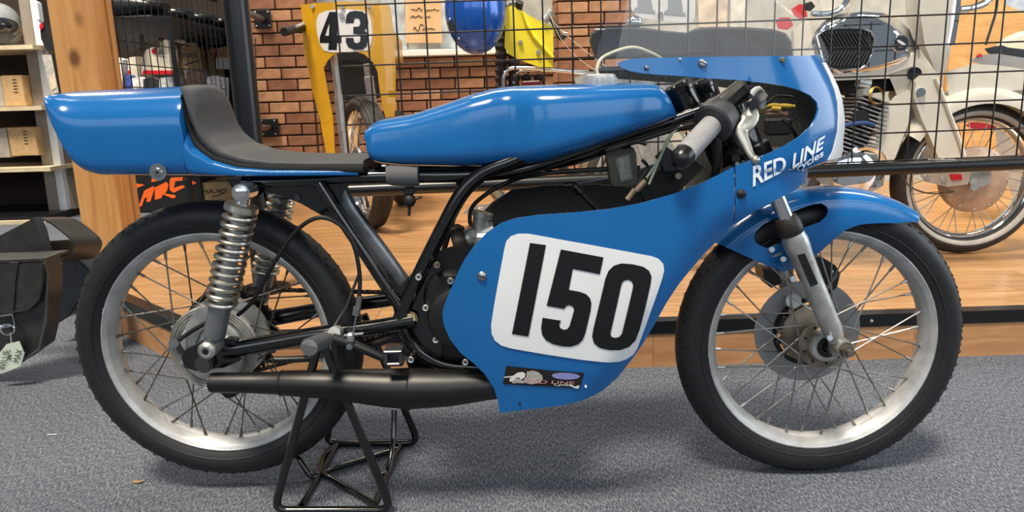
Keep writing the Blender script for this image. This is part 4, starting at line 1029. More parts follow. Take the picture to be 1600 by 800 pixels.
ft('torque_arm', [(372, 560), (440, 562), (520, 556), (590, 536), (640, 520)], .0075, .04, 10, False, m=mat('dull_tube', '#3a3b3d', .4, .5, var=.1))

# ================================================================== paddock stand under the foot pegs
stand = empty('paddock_stand', (.24, 0, 0))
tag(stand, 'black tubular triangle stand on the carpet holding up the rear wheel', 'stand')
SR_ = .0086
def tri(apex, bl, br, nm):
    bl, br, apex = V(bl), V(br), V(apex); c = .03
    def rnd(p, a, b): 
        u = (a-p).normalized(); w = (b-p).normalized(); return [p+u*c, p+u*c*.42+w*c*.12, p+w*c*.42+u*c*.12, p+w*c]
    P = [apex+V((-.004, 0, 0))]+rnd(bl, apex, br)+rnd(br, bl, apex)+[apex+V((.008, 0, 0))]
    return MB().tube(P, SR_, 14).build(nm, M_frame, stand)
bl = PZ(428, 798, SR_); br = PZ(613, 797, SR_); ap = PY(500, 541, -.135)
tri(ap, bl, br, 'side_frame')
fbl, fbr = PZ(508, 692, SR_), PZ(655, 692, SR_); fap = V((ap.x+.02, .135, ap.z-.02)); fap.x = (fbl.x+fbr.x)/2
tri(fap, fbl, fbr, 'side_frame')
fl0 = PZ(471, 790, SR_*.8); fl1 = PZ(530, 690, SR_*.8); fr0 = PZ(585, 787, SR_*.8); fr1 = PZ(628, 690, SR_*.8)
MB().cyl(fl0, fl1, .0065, n=12).build('cross_bar', M_frame, stand); MB().cyl(fr0, fr1, .0065, n=12).build('cross_bar', M_frame, stand)
vx = PZ(503, 740, SR_); MB().tube([PZ(620, 702, SR_), PZ(520, 733, SR_), vx, PZ(518, 748, SR_), PZ(584, 787, SR_)], .0065, 12).build('brace', M_frame, stand)
MB().tube(spline([fl0+(fl1-fl0)*.95+V((0, 0, .0)), PY(506, 712, .10), PZ(497, 740, .012), PZ(484, 742, .012), PY(465, 712, .02), PY(448, 678, .06)], 5), .0065, 12).build('brace', M_frame, stand)
MB().tube(spline([PY(616, 640, .10), PY(614, 690, .07), PZ(606, 735, .010), PZ(596, 740, .010), PZ(590, 745, .010)], 5), .0065, 12).build('brace', M_frame, stand)
MB().cyl((ap.x, -.14, ap.z+.002), (fap.x, .14, fap.z+.02), .009, n=14).build('axle_bar', M_frame, stand)
# ================================================================== motorcycles on the platform behind the fence
M_cream = mat('cream_paint', '#d9d2c2', .28, coat=.3, var=.02)
M_yel = mat('yellow_paint', '#c9950c', .30, coat=.4, var=.03)
M_lem = mat('lemon_plastic', '#ecd91e', .4, var=.02)
M_whitew = mat('white_wall', '#a9a49a', .6, var=.06)
M_gum = mat('dusty_rubber', '#2b2825', .7, var=.1)
M_red = mat('red_plastic', '#c4141e', .3, coat=.3, var=.02)
def bgwheel(parent, c, ax, R, tw, name, n=24, white=False, ribs=0, hub=.05, rimr=.78, tyrem=None):
    c = V(c); ax = V(ax).normalized(); rr = R*rimr
    w = MB().lathe([(rr+.012, -tw*.55), (rr+.006, -tw*.62), (rr-.006, -tw*.4), (rr-.010, 0), (rr-.006, tw*.4), (rr+.006, tw*.62), (rr+.012, tw*.55), (rr, 0)], c, ax, 48, closed=True).build(name, M_chrome, parent, 40)
    pr = [(rr+.008, -tw*.62), (rr+.03, -tw*.95), ((rr+R)/2+.005, -tw), (R-.022, -tw*.88), (R-.006, -tw*.55), (R, 0)]
    pr = pr+[(r, -y) for r, y in pr[-2::-1]]
    MB().lathe(pr, c, ax, 64).build('tyre', tyrem or M_gum, w, 50)
    if ribs:
        mb = MB()
        for k in range(ribs):
            y = (k-(ribs-1)/2)*tw*1.5/ribs; r = R+.003-.010*abs(y/tw)**2*2.2; mb.lathe([(r-.008, y-tw*.09), (r, y-tw*.07), (r, y+tw*.07), (r-.008, y+tw*.09)], c, ax, 64)
        tag(mb.build('tread_ribs', tyrem or M_gum, w, 50), kind='stuff')
    if white:
        for s in (-1, 1): MB().lathe([(rr+.017, s*tw*.76), (rr+.019, s*tw*.90), (rr+.032, s*tw*1.03), (rr+.035, s*tw*1.0)], c, ax, 64).build('white_wall', M_whitew, w, 50)
    MB().lathe([(.008, -.06), (hub*.6, -.055), (hub, -.045), (hub, .045), (hub*.6, .055), (.008, .06)], c, ax, 28).build('hub', M_cast, w, 30)
    u = ax.orthogonal().normalized(); v = ax.cross(u)
    for i in range(n):
        s = -1 if i % 2 else 1; a = 2*pi*i/n; b = a+(.5 if (i//2) % 2 else -.5)
        p = c+(u*cos(a)+v*sin(a))*(rr-.005); q = c+(u*cos(b)+v*sin(b))*hub*.9+ax*(s*.04)
        MB().cyl(p, q, .0016, n=5).build('spoke', M_steel, w)
    return w

# ---- yellow racer numbered 43, seen from the front
yb = empty('yellow_racing_motorcycle', (-.2, 2.6, ZT)); tag(yb, 'yellow racing motorcycle facing forward with a white 43 panel on its fairing', 'motorcycle')
def YC(p): return crop(440, 0, 3.075, p)
xc = PY(545, 60, 2.2).x
def mY(u, v): return V((u, 2.14+1.9*(u-xc)**2+.10*max(0, v-.9)**2, v))
def Yq(pts): return [inv(mY, x, y, (PY(x, y, 2.2).x, PY(x, y, 2.2).z)) for x, y in pts]
fo = Yq(YC([(92, 24), (96, 70), (100, 110), (103, 200), (108, 260), (128, 340), (148, 440), (168, 510), (186, 575), (196, 640), (206, 690), (214, 738), (255, 738), (250, 640), (244, 560), (228, 480), (212, 400), (200, 325), (222, 288), (245, 265), (290, 248), (350, 246), (400, 262), (440, 300), (462, 345), (472, 430), (486, 510), (500, 565), (542, 560), (550, 450), (549, 330), (545, 240), (534, 120), (524, 40), (515, 26), (400, 10), (260, 10)]))
mb = MB(); sheet(mb, mY, fo, (), .035, 0, .006, 0, 0); yf = mb.build('fairing', M_yel, yb, 55)
edge_ = None if 1 else MB().tube([mY(*p)+V((0, -.002, 0)) for p in fo[25:29]], .006, 8).build('fairing_edge', M_prw, yf)
pl = Yq(YC([(170, 90), (182, 66), (215, 52), (300, 44), (380, 50), (415, 62), (430, 100), (436, 160), (428, 215), (412, 243), (330, 250), (240, 252), (205, 244), (186, 215), (172, 160), (168, 120)]))
mb = MB(); sheet(mb, mY, pl, (), .04, .0025, .0015); yp = mb.build('number_panel', M_prw, yf, 60)
g4 = YC([(232, 58), (270, 58), (268, 170), (288, 170), (288, 206), (268, 206), (266, 240), (226, 240), (229, 206), (186, 206), (186, 178)]); h4 = YC([(232, 108), (229, 172), (210, 172)])
g3 = YC([(308, 112), (312, 74), (326, 58), (352, 52), (388, 56), (410, 74), (416, 110), (410, 134), (396, 146), (410, 158), (415, 190), (408, 222), (390, 238), (350, 240), (322, 228), (310, 205), (309, 182), (345, 182), (349, 204), (362, 208), (376, 202), (379, 180), (374, 166), (344, 162), (345, 130), (372, 128), (378, 112), (374, 92), (360, 86), (349, 92), (346, 112)])
for g, h in ((g4, [Yq(h4)]), (g3, ())):
    mb = MB(); sheet(mb, mY, Yq(g), h, .04, .0040, .0010); mb.build('digit', M_ink, yp, 60)
for x, y in ((150, 32), (293, 34), (422, 30), (290, 75)):
    c = mY(*Yq(YC([(x, y)]))[0]); MB().cyl(c+V((0, -.012, 0)), c, .010 if y < 50 else .013, n=14).build('fastener', M_cast, yf)
th = radians(27); ax = V((cos(th), sin(th), 0))
wc = V((PY(571, 245, 2.40).x, 2.40, ZT+.345)); bgwheel(yb, wc, ax, .345, .055, 'front_wheel', 28, ribs=6, hub=.06)
MB().lathe([(.01, -.05), (.085, -.05), (.09, -.04)], wc, ax, 28).build('brake_drum', M_cast, yb)
for p0_, p1_, r in (((521, 84), (540, 240), .021), ((573, 100), (580, 147), .021)):
    a, b = PY(*p0_, 2.28), PY(*p1_, 2.30); b2 = a+(b-a)*1.35
    MB().tube([a, a+(b-a)*.40, a+(b-a)*.42, b2], [r*.82, r*.82, r*1.12, r*1.1], 18).build('fork_leg', M_alu, yb)
MB().hull([PY(x, y, s) for x, y in ((508, 90), (530, 74), (560, 68), (588, 84), (600, 120), (598, 150), (560, 170), (530, 150)) for s in (2.56, 2.9)]).build('engine', M_case, yb)
mb = MB(); 
for i in range(6): mb.ebox(PY(524, 95+i*9, 2.60), PY(590, 98+i*9, 2.62)+V((0, .02, 0)))
mb.build('radiator_fins', M_black, yb); 
MB().prism([PY(x, y, 2.45) for x, y in YC([(198, 325), (225, 285), (260, 262), (300, 250), (350, 248), (405, 265), (440, 305), (400, 300), (340, 285), (290, 290), (250, 330)])], (0, .03, 0)).build('inner_panel', M_blackm, yb)
a, b = PY(444, 50, 2.05), PY(474, 42, 2.25); MB().cyl(a, b, .020, n=16).build('grip', M_blackm, yb); MB().cyl(PY(462, 42, 2.12), PY(475, 37, 2.2), .007, n=12).build('lever', M_alu, yb)
MB().hull([V((xc+sx*.13, yy, z)) for sx in (-1, 1) for yy, z in ((2.62, 1.05), (2.62, 1.2), (3.1, 1.02), (3.1, 1.15))]).build('fuel_tank', M_yel, yb)
bgwheel(yb, (xc+.05, 3.25, ZT+.30), (1, .1, 0), .30, .05, 'rear_wheel', 18)

# ---- dirt bike with a lemon side number plate
db = empty('dirt_motorcycle', (.75, 2.5, ZT)); tag(db, 'motorcycle with a lemon yellow plate and rubber fork boots by the brick pier', 'motorcycle')
def DC(p): return crop(620, 0, 4.707, p)
P = [PY(x, y, 2.3) for x, y in DC([(800, 75), (810, 50), (850, 40), (1000, 130), (1150, 200), (1150, 495), (1040, 490), (900, 440), (820, 395), (793, 350)])]
np_ = MB().prism(P, (0, .012, 0)).build('number_plate', M_lem, db, 20)
MB().tube([PY(x, y, 2.292) for x, y in DC([(930, 90), (955, 170), (1010, 270), (1080, 350), (1148, 425)])], .010, 10).build('pressed_rib', M_lem, np_)
for x, y in ((910, 312), (1040, 385)): MB().cyl(PY(*DC([(x, y)])[0], 2.285), PY(*DC([(x, y)])[0], 2.30), .011, n=14).build('bolt', M_cast, np_)
for x in (783, 803):
    pts = [PY(x+(i % 2)*.0, 5+i*6.2, 2.42) for i in range(22)]; MB().tube(pts, [.034 if i % 2 else .026 for i in range(22)], 16).build('fork_boot', M_blackm, db)
MB().tube(spline([PY(x, y, 2.35) for x, y in ((787, 140), (787, 122), (793, 110), (808, 106), (850, 108), (900, 113), (925, 116))], 5), .010, 12).build('handlebar', M_chrome, db)
MB().tube(spline([PY(x, y, 2.40) for x, y in ((804, 140), (803, 122), (812, 112), (835, 110), (870, 110), (920, 112))], 5), .009, 12).build('handlebar', M_chrome, db)
MB().box(PY(830, 131, 2.38), (.10, .05, .03), .008).build('lamp', mat('dark_red', '#7c2026', .3, var=0), db)
for x in (822, 842): MB().sph(PY(x, 122, 2.42), (.028, .028, .022), 16, 8).build('gauge', M_blackm, db)
MB().tube(spline([PY(x, y, 2.3) for x, y in ((848, 30), (858, 26), (868, 42), (876, 60), (884, 52))], 5), .012, 12).build('brake_lever', M_case, db)
MB().cyl(PY(862, 18, 2.3), PY(850, 32, 2.3), .022, n=14).build('clamp', M_cast, db)
MB().cyl(PY(812, 3, 2.3), PY(810, 14, 2.32), .020, n=16).build('filler_cap', M_blackm, db)
MB().hull([PY(x, y, s) for x, y in ((897, 122), (920, 112), (965, 108), (985, 118), (980, 134), (900, 134)) for s in (2.2, 2.5)]).build('fuel_tank', mat('silver_white', '#c4c4be', .3, .3, var=.04), db)
bgwheel(db, (PY(838, 240, 2.5).x, 2.5, ZT+.31), (.12, 1, 0), .31, .05, 'front_wheel', 24, tyrem=mat('tan_rubber', '#8a7f6c', .7, var=.08))
bgwheel(db, (PY(838, 240, 2.5).x+1.25, 2.6, ZT+.31), (.0, 1, 0), .31, .05, 'rear_wheel', 20)
MB().hull([PY(x, y, s) for x, y in ((905, 250), (950, 240), (985, 250), (990, 300), (900, 300)) for s in (2.45, 2.7)]).build('engine', M_cast, db)
MB().tube(spline([PY(x, y, 2.25) for x, y in ((858, 20), (868, 38), (885, 55), (915, 80), (955, 110))], 6), .0022, 6).build('cable', mat('cable_pale', '#c9bfae', .5, var=0), db)
MB().tube(spline([PY(x, y, 2.25) for x, y in ((858, 20), (868, 45), (880, 66), (905, 92), (945, 120))], 6), .0018, 6).build('cable', mat('cable_pale', ''), db)
MB().sph(PY(883, 52, 2.24), (.014, .01, .01), 10, 6).build('cable_ferrule', M_chrome, db)
# blue helmet hanging from that machine's handlebar
hl = empty('open_face_helmet', PY(742, 40, 2.2)); tag(hl, 'metallic blue open face helmet hanging upside down before the plaque', 'helmet')
hc_ = PY(743, 16, 2.2); M_met = mat('metallic_blue', '#1458b8', .22, .25, coat=.7, var=.08, scale=300)
rows = []
for i in range(15):
    a = -pi/2+i*(pi*.62)/14; rows.append([hc_+V((.148*cos(a)*cos(2*pi*j/32), .125*cos(a)*sin(2*pi*j/32), .205*sin(a))) for j in range(32)])
MB().grid(rows, cv=True).build('shell', M_met, hl, 60)
MB().tube(rows[-1], .008, 8, closed=True).build('edge_trim', M_blackm, hl)
MB().lathe([(.110, 0), (.09, .02), (.02, .0)], hc_+V((0, 0, .02)), (0, 0, 1), 28).build('lining', M_blackm, hl)
for x, y in ((730, 15), (703, 30), (717, 60)): MB().sph(PY(x, y, 2.085 if x > 720 else 2.12), .006, 10, 6).build('stud', M_chrome, hl)
MB().tube(spline([PY(754, 2, 2.15), PY(775, 16, 2.2), PY(786, 10, 2.25), PY(790, -6, 2.3)], 5), .010, 10).build('strap', M_blackm, hl)
MB().hull([PY(x, y, s) for x, y in ((699, 35), (708, 31), (712, 50), (704, 48)) for s in (2.12, 2.28)]).build('visor_mount', M_blackm, hl)

# ---- machine with a long black seat and a white 11 plate
sb = empty('street_motorcycle', (1.3, 2.0, ZT)); tag(sb, 'motorcycle with long black bench seat and white 11 plate behind the windscreen', 'motorcycle')
def SC(p): return crop(860, 0, 4.0, p)
seat = [(920, 64), (924, 50), (935, 43), (960, 41), (1010, 44), (1040, 48), (1072, 51), (1085, 45), (1110, 42), (1160, 42), (1205, 45), (1228, 52), (1238, 66), (1240, 90), (1150, 92), (1000, 92), (930, 92)]
R = []
for yy, k in ((1.86, .86), (1.88, .95), (1.92, 1), (2.10, 1), (2.14, .95), (2.16, .86)):
    cx_, cz_ = 1080, 70; R.append([PY(cx_+(x-cx_)*(1-(1-k)*.12), cz_+(y-cz_)*k, yy) for x, y in seat])
st_ = MB().loft(R).build('seat', mat('bench_vinyl', '#212328', .45, var=.06, bump=.2, bscale=300), sb, 40)
MB().tube(spline([PY(x, y, 1.865) for x, y in ((930, 46), (985, 49), (1035, 52), (1070, 55), (1092, 60), (1140, 66), (1200, 72))], 5), .0035, 8).build('piping', M_prw, st_)
P = [PY(x, y, 2.25) for x, y in SC([(495, -40), (496, 20), (508, 60), (530, 90), (570, 112), (700, 132), (850, 145), (885, 135), (903, 105), (905, 40), (905, -40)])]
pp = MB().prism(P, (0, .01, 0)).build('number_plate', M_prw, sb)
for dx in (0, 190):
    g = [(x+dx, y+dx*.09) for x, y in SC([])] if 0 else SC([(545+dx, -40), (625+dx, -40), (640+dx, 62+dx*.08), (655+dx, 66+dx*.08), (655+dx, 86+dx*.08), (520+dx, 76+dx*.08), (522+dx, 58+dx*.08), (545+dx, 40+dx*.08)])
    MB().prism([PY(x, y, 2.248) for x, y in g], (0, .002, 0)).build('digit', mat('digit_grey', '#8b8f92', .5, var=.03), pp)
MB().cyl(PY(1032, 23, 2.235), PY(1032, 23, 2.25), .014, n=16).build('bolt', M_cast, pp)
MB().sph(PY(992, 35, 2.15), (.04, .03, .03), 16, 8).build('lamp', M_chrome, sb)
MB().hull([PY(x, y, s) for x, y in ((950, 118), (985, 110), (1050, 112), (1080, 130), (1060, 150), (960, 150)) for s in (1.9, 2.15)]).build('engine', M_cast, sb)
MB().cyl(PY(993, 125, 1.88), PY(993, 125, 1.92), .03, n=20).build('engine_cover', M_cast, sb)
tl = MB().hull([PY(x, y, s) for x, y in ((1236, 14), (1250, 6), (1258, 8), (1262, 26), (1250, 30), (1240, 24)) for s in (1.95, 2.05)]).build('tail_lamp', M_red, sb)
MB().hull([PY(x, y, s) for x, y in ((1212, 34), (1220, 27), (1234, 27), (1240, 40), (1230, 47), (1216, 45)) for s in (1.90, 2.0)]).build('refracted_lamp', M_red, sb)  # added red shape: the tail lamp as refracted through the windscreen
MB().hull([PY(x, y, s) for x, y in ((1256, 6), (1268, 2), (1274, 10), (1266, 18), (1258, 16)) for s in (1.95, 2.05)]).build('lamp_bracket', M_blackm, sb)
MB().hull([PY(x, y, s) for x, y in ((1236, 50), (1255, 34), (1264, 30), (1270, 62), (1250, 90), (1240, 90)) for s in (1.95, 2.1)]).build('rear_mudguard', M_cream, sb)
bgwheel(sb, (PY(1190, 200, 2.0).x, 2.02, ZT+.31), (0, 1, 0), .31, .05, 'rear_wheel', 18)
bgwheel(sb, (PY(1190, 200, 2.0).x-1.1, 2.02, ZT+.31), (0, 1, 0), .31, .05, 'front_wheel', 18) if 0 else None

xw = PY(1190, 200, 2.0).x; zw = ZT+.31
MB().tube(spline([V((xw, 2.09, zw)), V((xw-.35, 2.12, zw+.05)), V((xw-.62, 2.1, .38)), V((xw-.95, 2.1, .48)), V((xw-1.0, 2.08, .80))], 5), .018, 10).build('frame', M_black, sb)
MB().tube([V((xw-.05, 2.1, .86)), V((xw-.5, 2.1, .84)), V((xw-1.0, 2.08, .82))], .018, 10).build('frame', M_black, sb)
MB().tube([V((xw, 2.09, zw)), V((xw-.12, 2.10, .86))], .022, 10).build('shock_absorber', M_chrome, sb)
MB().hull([V((xw-.62+a, b, d)) for a, d in ((-.18, .34), (.2, .34), (.24, .5), (.1, .72), (-.16, .72)) for b in (1.95, 2.2)]).build('engine', M_cast, sb)
xd = PY(838, 240, 2.5).x
MB().tube([V((xd, 2.44, ZT+.31)), PY(783, 135, 2.42)], .022, 12).build('fork_leg', M_alu, db)
MB().tube([V((xd+.25, 2.5, .80)), V((xd+.75, 2.55, .78)), V((xd+1.25, 2.6, ZT+.33))], .02, 10).build('frame', M_black, db)
# ---- cream classic with chrome tank, on the right
cb_ = empty('classic_motorcycle', (2.1, 1.45, ZT)); tag(cb_, 'cream classic motorcycle with chrome tank and white wall front tyre', 'motorcycle')
YT = 1.35
def CQ(pts, y): return [PY(a, b, y) for a, b in pts]
tank = [(1268, 66), (1272, 50), (1285, 34), (1310, 22), (1345, 17), (1380, 19), (1405, 30), (1425, 50), (1437, 74), (1432, 92), (1412, 106), (1380, 116), (1340, 123), (1305, 124), (1285, 112), (1274, 92)]
R = []
for yy, k in ((YT-.02, .70), (YT-.012, .82), (YT+.01, .93), (YT+.05, 1.0), (YT+.16, 1.0), (YT+.20, .93), (YT+.23, .75)): R.append([PY(1352+(x-1352)*k, 72+(y-72)*k, yy) for x, y in tank])
tkc = MB().loft([[p for p in r] for r in R]).build('fuel_tank', M_chrome, cb_, 60)
lowt = [(1274, 96), (1300, 113), (1340, 113), (1385, 105), (1415, 92), (1437, 76), (1438, 88), (1425, 104), (1395, 114), (1350, 124), (1305, 126), (1284, 114)]
MB().prism(CQ(lowt, YT-.004), (0, .16, 0)).build('tank_skirt', M_cream, tkc, 30)
padp = [(1276, 56), (1288, 47), (1310, 44), (1345, 44), (1360, 50), (1366, 60), (1362, 84), (1354, 100), (1344, 107), (1310, 110), (1296, 106), (1284, 90)]
kp = MB().prism(CQ(padp, YT-.028), (0, .02, 0)).build('knee_pad', M_blackm, tkc, 40)
MB().tube([PY(x, y, YT-.03) for x, y in padp], .0045, 8, closed=True).build('pad_rim', M_chrome, kp)
mb = MB()
for i in range(14):
    x = 1283+i*5.6
    a, b = (x, 50), (x+16, 76)
    if inside(((a[0]+b[0])/2, 63), padp): mb.tube([PY(*a, YT-.032), PY(min(b[0], 1360), b[1], YT-.032)], .0032, 6)
    a, b = (x-4, 103), (x+10, 80)
    if inside(((a[0]+b[0])/2, 92), padp): mb.tube([PY(*a, YT-.032), PY(min(b[0], 1358), b[1], YT-.032)], .0032, 6)
tag(mb.build('pad_rib', mat('rib_rubber', '#2f3136', .5, var=0), kp), kind='stuff')
c = PY(1406, 68, YT-.015); bd = MB().lathe([(0, -.010), (.030, -.010), (.033, -.004), (.033, .01)], c, Y1, 32).build('tank_badge', M_chrome, tkc)
MB().lathe([(0, -.0115), (.026, -.0115)], c, Y1, 28).build('badge_face', mat('badge_dark', '#23282e', .3, var=0), bd)
MB().prism([c+V((x*.001, -.0135, z*.001)) for x, z in ((-18, 14), (-6, 10), (8, 2), (20, -10), (14, -12), (4, -13), (-8, -14), (-2, -8), (4, -6), (-8, 0), (-16, 6))], (0, .002, 0)).build('badge_wing', M_prw, bd)
# engine: finned cylinder leaning forward, cases below
ec = MB().hull(CQ([(1300, 250), (1330, 236), (1368, 242), (1384, 262), (1380, 290), (1350, 306), (1300, 300), (1275, 280)], 1.30)+CQ([(1300, 250), (1330, 236), (1368, 242), (1384, 262), (1380, 290), (1350, 306), (1300, 300), (1275, 280)], 1.56)).build('crankcase', M_cast, cb_, 30)
MB().lathe([(0, -.03), (.06, -.028), (.082, -.016), (.086, 0)], PY(1332, 272, 1.30), Y1, 36).build('engine_cover', M_chrome, ec)
MB().lathe([(.066, -.004), (.078, -.012), (.086, -.004)], PY(1350, 262, 1.292), Y1, 36).build('cover_ring', M_chrome, ec)
ax2 = (PY(1352, 156, 1.4)-PY(1318, 236, 1.4)).normalized(); o2 = PY(1316, 238, 1.42); per = V((-ax2.z, 0, ax2.x)); rot = Matrix((per, V((0, 1, 0)), ax2)).transposed()
for i in range(15):
    p = o2+ax2*(.0155*i); L = .155 if i < 10 else .14-.008*(i-10)
    MB().box(p, (L, .20, .005), .002, rot=rot).build('cooling_fin', M_alu, ec)
MB().box(o2+ax2*.11, (.10, .15, .23), .01, rot=rot).build('cylinder', M_blackm, ec)
MB().cyl(PY(1345, 184, 1.28), PY(1345, 184, 1.34), .030, n=20).build('spark_cap', M_blackm, ec)
MB().tube(spline(CQ([(1318, 196), (1330, 194), (1352, 192), (1366, 196)], 1.27), 5), .008, 10).build('plug_lead', mat('lead_blue', '#27477c', .4, var=0), ec)
cbx = MB().cyl(PY(1350, 138, 1.36), PY(1350, 150, 1.36), .03, n=20); cbx.cyl(PY(1340, 128, 1.36), PY(1358, 132, 1.36), .02, n=16); cbx.build('carburettor', M_cast, cb_)
MB().lathe([(.03, 0), (.036, .004), (.03, .012)], PY(1368, 150, 1.33), (0.3, -1, .2), 24).build('intake_ring', mat('brass_ring', '#b08a45', .4, .7, var=.1), cb_)
MB().hull([PY(x, y, s) for x, y in ((1300, 126), (1400, 122), (1410, 140), (1330, 150), (1305, 145)) for s in (1.45, 1.6)]).build('frame', M_blackm, cb_)
MB().hull(CQ([(1372, 180), (1398, 150), (1420, 140), (1424, 150), (1420, 190), (1404, 230), (1398, 248), (1366, 248)], 1.34)+CQ([(1376, 180), (1402, 150), (1422, 142), (1422, 190), (1406, 230), (1400, 246), (1370, 246)], 1.39)).build('leg_shield', M_cream, cb_, 30)
MB().hull(CQ([(1386, 112), (1425, 104), (1440, 112), (1436, 146), (1420, 150), (1402, 150)], 1.38)+CQ([(1388, 114), (1425, 106), (1440, 114), (1436, 144), (1404, 148)], 1.45)).build('frame_cover', M_cream, cb_, 30)
MB().cyl(PY(1429, 115, 1.365), PY(1429, 115, 1.39), .024, n=20).build('rubber_plug', M_ink, cb_)
# leading link fork leg, near and far
lf = [(1428, 150), (1432, 128), (1440, 118), (1458, 118), (1467, 138), (1478, 168), (1492, 207), (1505, 245), (1508, 262), (1480, 266), (1468, 250), (1452, 212), (1440, 186)]
for s in (0, 1):
    y0, y1 = (1.335, 1.375) if s == 0 else (1.485, 1.525)
    MB().prism(CQ(lf, 1.335) if s == 0 else [V((p.x, y0, p.z)) for p in CQ(lf, 1.335)], (0, y1-y0, 0)).build('fork_leg', M_cream, cb_, 30)
MB().tube(CQ([(1462, 122), (1480, 168), (1500, 222), (1506, 244)], 1.332), .008, 8).build('fork_edge', M_cream, cb_)
MB().cyl(PY(1439, 144, 1.322), PY(1439, 144, 1.34), .016, n=18).build('bolt', M_chrome, cb_)
hp = [(1412, -30), (1416, 30), (1426, 60), (1440, 78), (1462, 112), (1478, 112), (1472, 80), (1484, 68), (1496, 20), (1502, -30)]
MB().hull(CQ(hp, 1.34)+CQ(hp, 1.52)+CQ([(1430, -30), (1490, -30), (1480, 60), (1445, 70)], 1.31)).build('headlamp_shroud', M_cream, cb_, 30)
MB().prism(CQ([(1491, -30), (1505, -30), (1500, 20), (1492, 70), (1480, 72), (1486, 20)], 1.33), (0, .12, 0)).build('shroud_trim', M_chrome, cb_)
MB().tube(spline(CQ([(1500, 15), (1520, 12), (1540, 4), (1555, -12)], 1.36), 5), .013, 10).build('handlebar', M_chrome, cb_)
MB().hull(CQ([(1288, 30), (1300, 16), (1330, 8), (1300, -10), (1280, -4)], 1.36)+CQ([(1288, 30), (1300, 16), (1330, 8), (1300, -10), (1280, -4)], 1.5)).build('handlebar_cover', M_cream, cb_, 30)
MB().tube(spline(CQ([(1268, 22), (1300, 20), (1318, 8), (1330, -10)], 1.33), 5), .010, 10).build('lever', M_chrome, cb_)
wc2 = V((PY(1512, 270, 1.43).x, 1.43, ZT+.302)); bgwheel(cb_, wc2, (0, 1, 0), .302, .045, 'front_wheel', 36, white=True, hub=.06, rimr=.76)
hbm = mat('tan_alloy', '#b59a84', .5, .5, var=.12, scale=18)
h_ = PY(1528, 272, 1.39); MB().lathe([(.0, -.035), (.05, -.034), (.105, -.028), (.128, -.016), (.130, .0), (.125, .03)], V((wc2.x, 1.39, wc2.z)), Y1, 40).build('brake_drum', hbm, cb_, 30)
for i in range(12):
    a = 2*pi*i/12; MB().sph((wc2.x+.115*cos(a), 1.368, wc2.z+.115*sin(a)), .005, 8, 5).build('rivet', M_cast, cb_)
MB().hull(CQ([(1432, 268), (1445, 284), (1480, 292), (1512, 288), (1518, 270), (1470, 262)], 1.325)+CQ([(1432, 268), (1445, 284), (1480, 292), (1512, 288), (1518, 270), (1470, 262)], 1.345)).build('link_arm', mat('link_alloy', '#c4b4a2', .4, .5, var=.06), cb_, 30)
MB().hull(CQ([(1484, 272), (1502, 272), (1504, 281), (1488, 282)], 1.322)+CQ([(1484, 272), (1502, 272), (1504, 281), (1488, 282)], 1.33)).build('reflector', M_red, cb_)
for x, y in ((1449, 277), (1475, 280)): MB().cyl(PY(x, y, 1.318), PY(x, y, 1.33), .010, n=12).build('bolt', M_cast, cb_)
MB().cyl(PY(1530, 276, 1.33), PY(1530, 276, 1.38), .040, n=24).build('hub_nut', M_cast, cb_); MB().cyl(PY(1522, 292, 1.318), PY(1522, 292, 1.34), .014, n=6).build('axle_nut', M_cast, cb_)
# front mudguard hugging the top of the wheel
R = []
for i in range(25):
    a = radians(30)+radians(118)*i/24; row = []
    for j in range(13):
        b = pi*j/12; row.append(V((wc2.x+(.322+.036*sin(b)*1.0)*cos(a)*1.0, wc2.y-.085*cos(b), wc2.z+(.322+.036*sin(b))*sin(a))))
    row = [wc2+V((.292*cos(a), -.085, .292*sin(a)))]+row+[wc2+V((.292*cos(a), .085, .292*sin(a)))]
    R.append(row)
mb = MB().grid(R); mg2 = mb.build('front_mudguard', M_cream, cb_, 60)
# mudguard top piece rising towards the shroud
MB().hull(CQ([(1478, 112), (1500, 106), (1520, 100), (1560, 102), (1600, 108), (1600, 140), (1560, 140), (1500, 150), (1482, 150)], 1.38)+CQ([(1486, 110), (1600, 110), (1600, 138), (1490, 146)], 1.50)).build('mudguard_top', M_cream, mg2, 40)
MB().tube(spline(CQ([(1408, 268), (1420, 290), (1450, 302), (1490, 300)], 1.36), 5), .003, 6).build('brake_cable', M_spoke, cb_)
bgwheel(cb_, (wc2.x-1.22, 1.45, ZT+.302), (0, 1, 0), .302, .045, 'rear_wheel', 20, white=True)
MB().hull([V((wc2.x+x, yy, z)) for x, z in ((-1.25, .62), (-.75, .60), (-.72, .70), (-1.25, .72)) for yy in (1.36, 1.56)]).build('seat', M_blackm, cb_) if 0 else None
# grey alloy part standing behind its wheel
# ---- cream scooter tank at the far right
sc_ = empty('cream_motorcycle', (3.0, 1.9, ZT)); tag(sc_, 'cream motorcycle at the far right with dark banded tank and grey mudguard', 'motorcycle')
YE = 1.95
def EQ(p): return [(x, y) for x, y in p]
tkp = [(1556, 72), (1572, 58), (1590, 50), (1625, 44), (1660, 60), (1660, 92), (1600, 90), (1560, 80)]
MB().hull(CQ(tkp, YE)+CQ([(1564, 70), (1600, 54), (1640, 54), (1650, 84), (1600, 84)], YE-.05)+CQ(tkp, YE+.2)).build('fuel_tank', mat('pale_lemon', '#dcd9bb', .3, coat=.3, var=.02), sc_, 40)
MB().hull(CQ([(1538, 76), (1556, 72), (1600, 78), (1660, 84), (1660, 96), (1600, 92), (1544, 84)], YE-.052)+CQ([(1538, 76), (1556, 72), (1660, 84), (1660, 94), (1544, 84)], YE+.18)).build('tank_band', M_black, sc_)
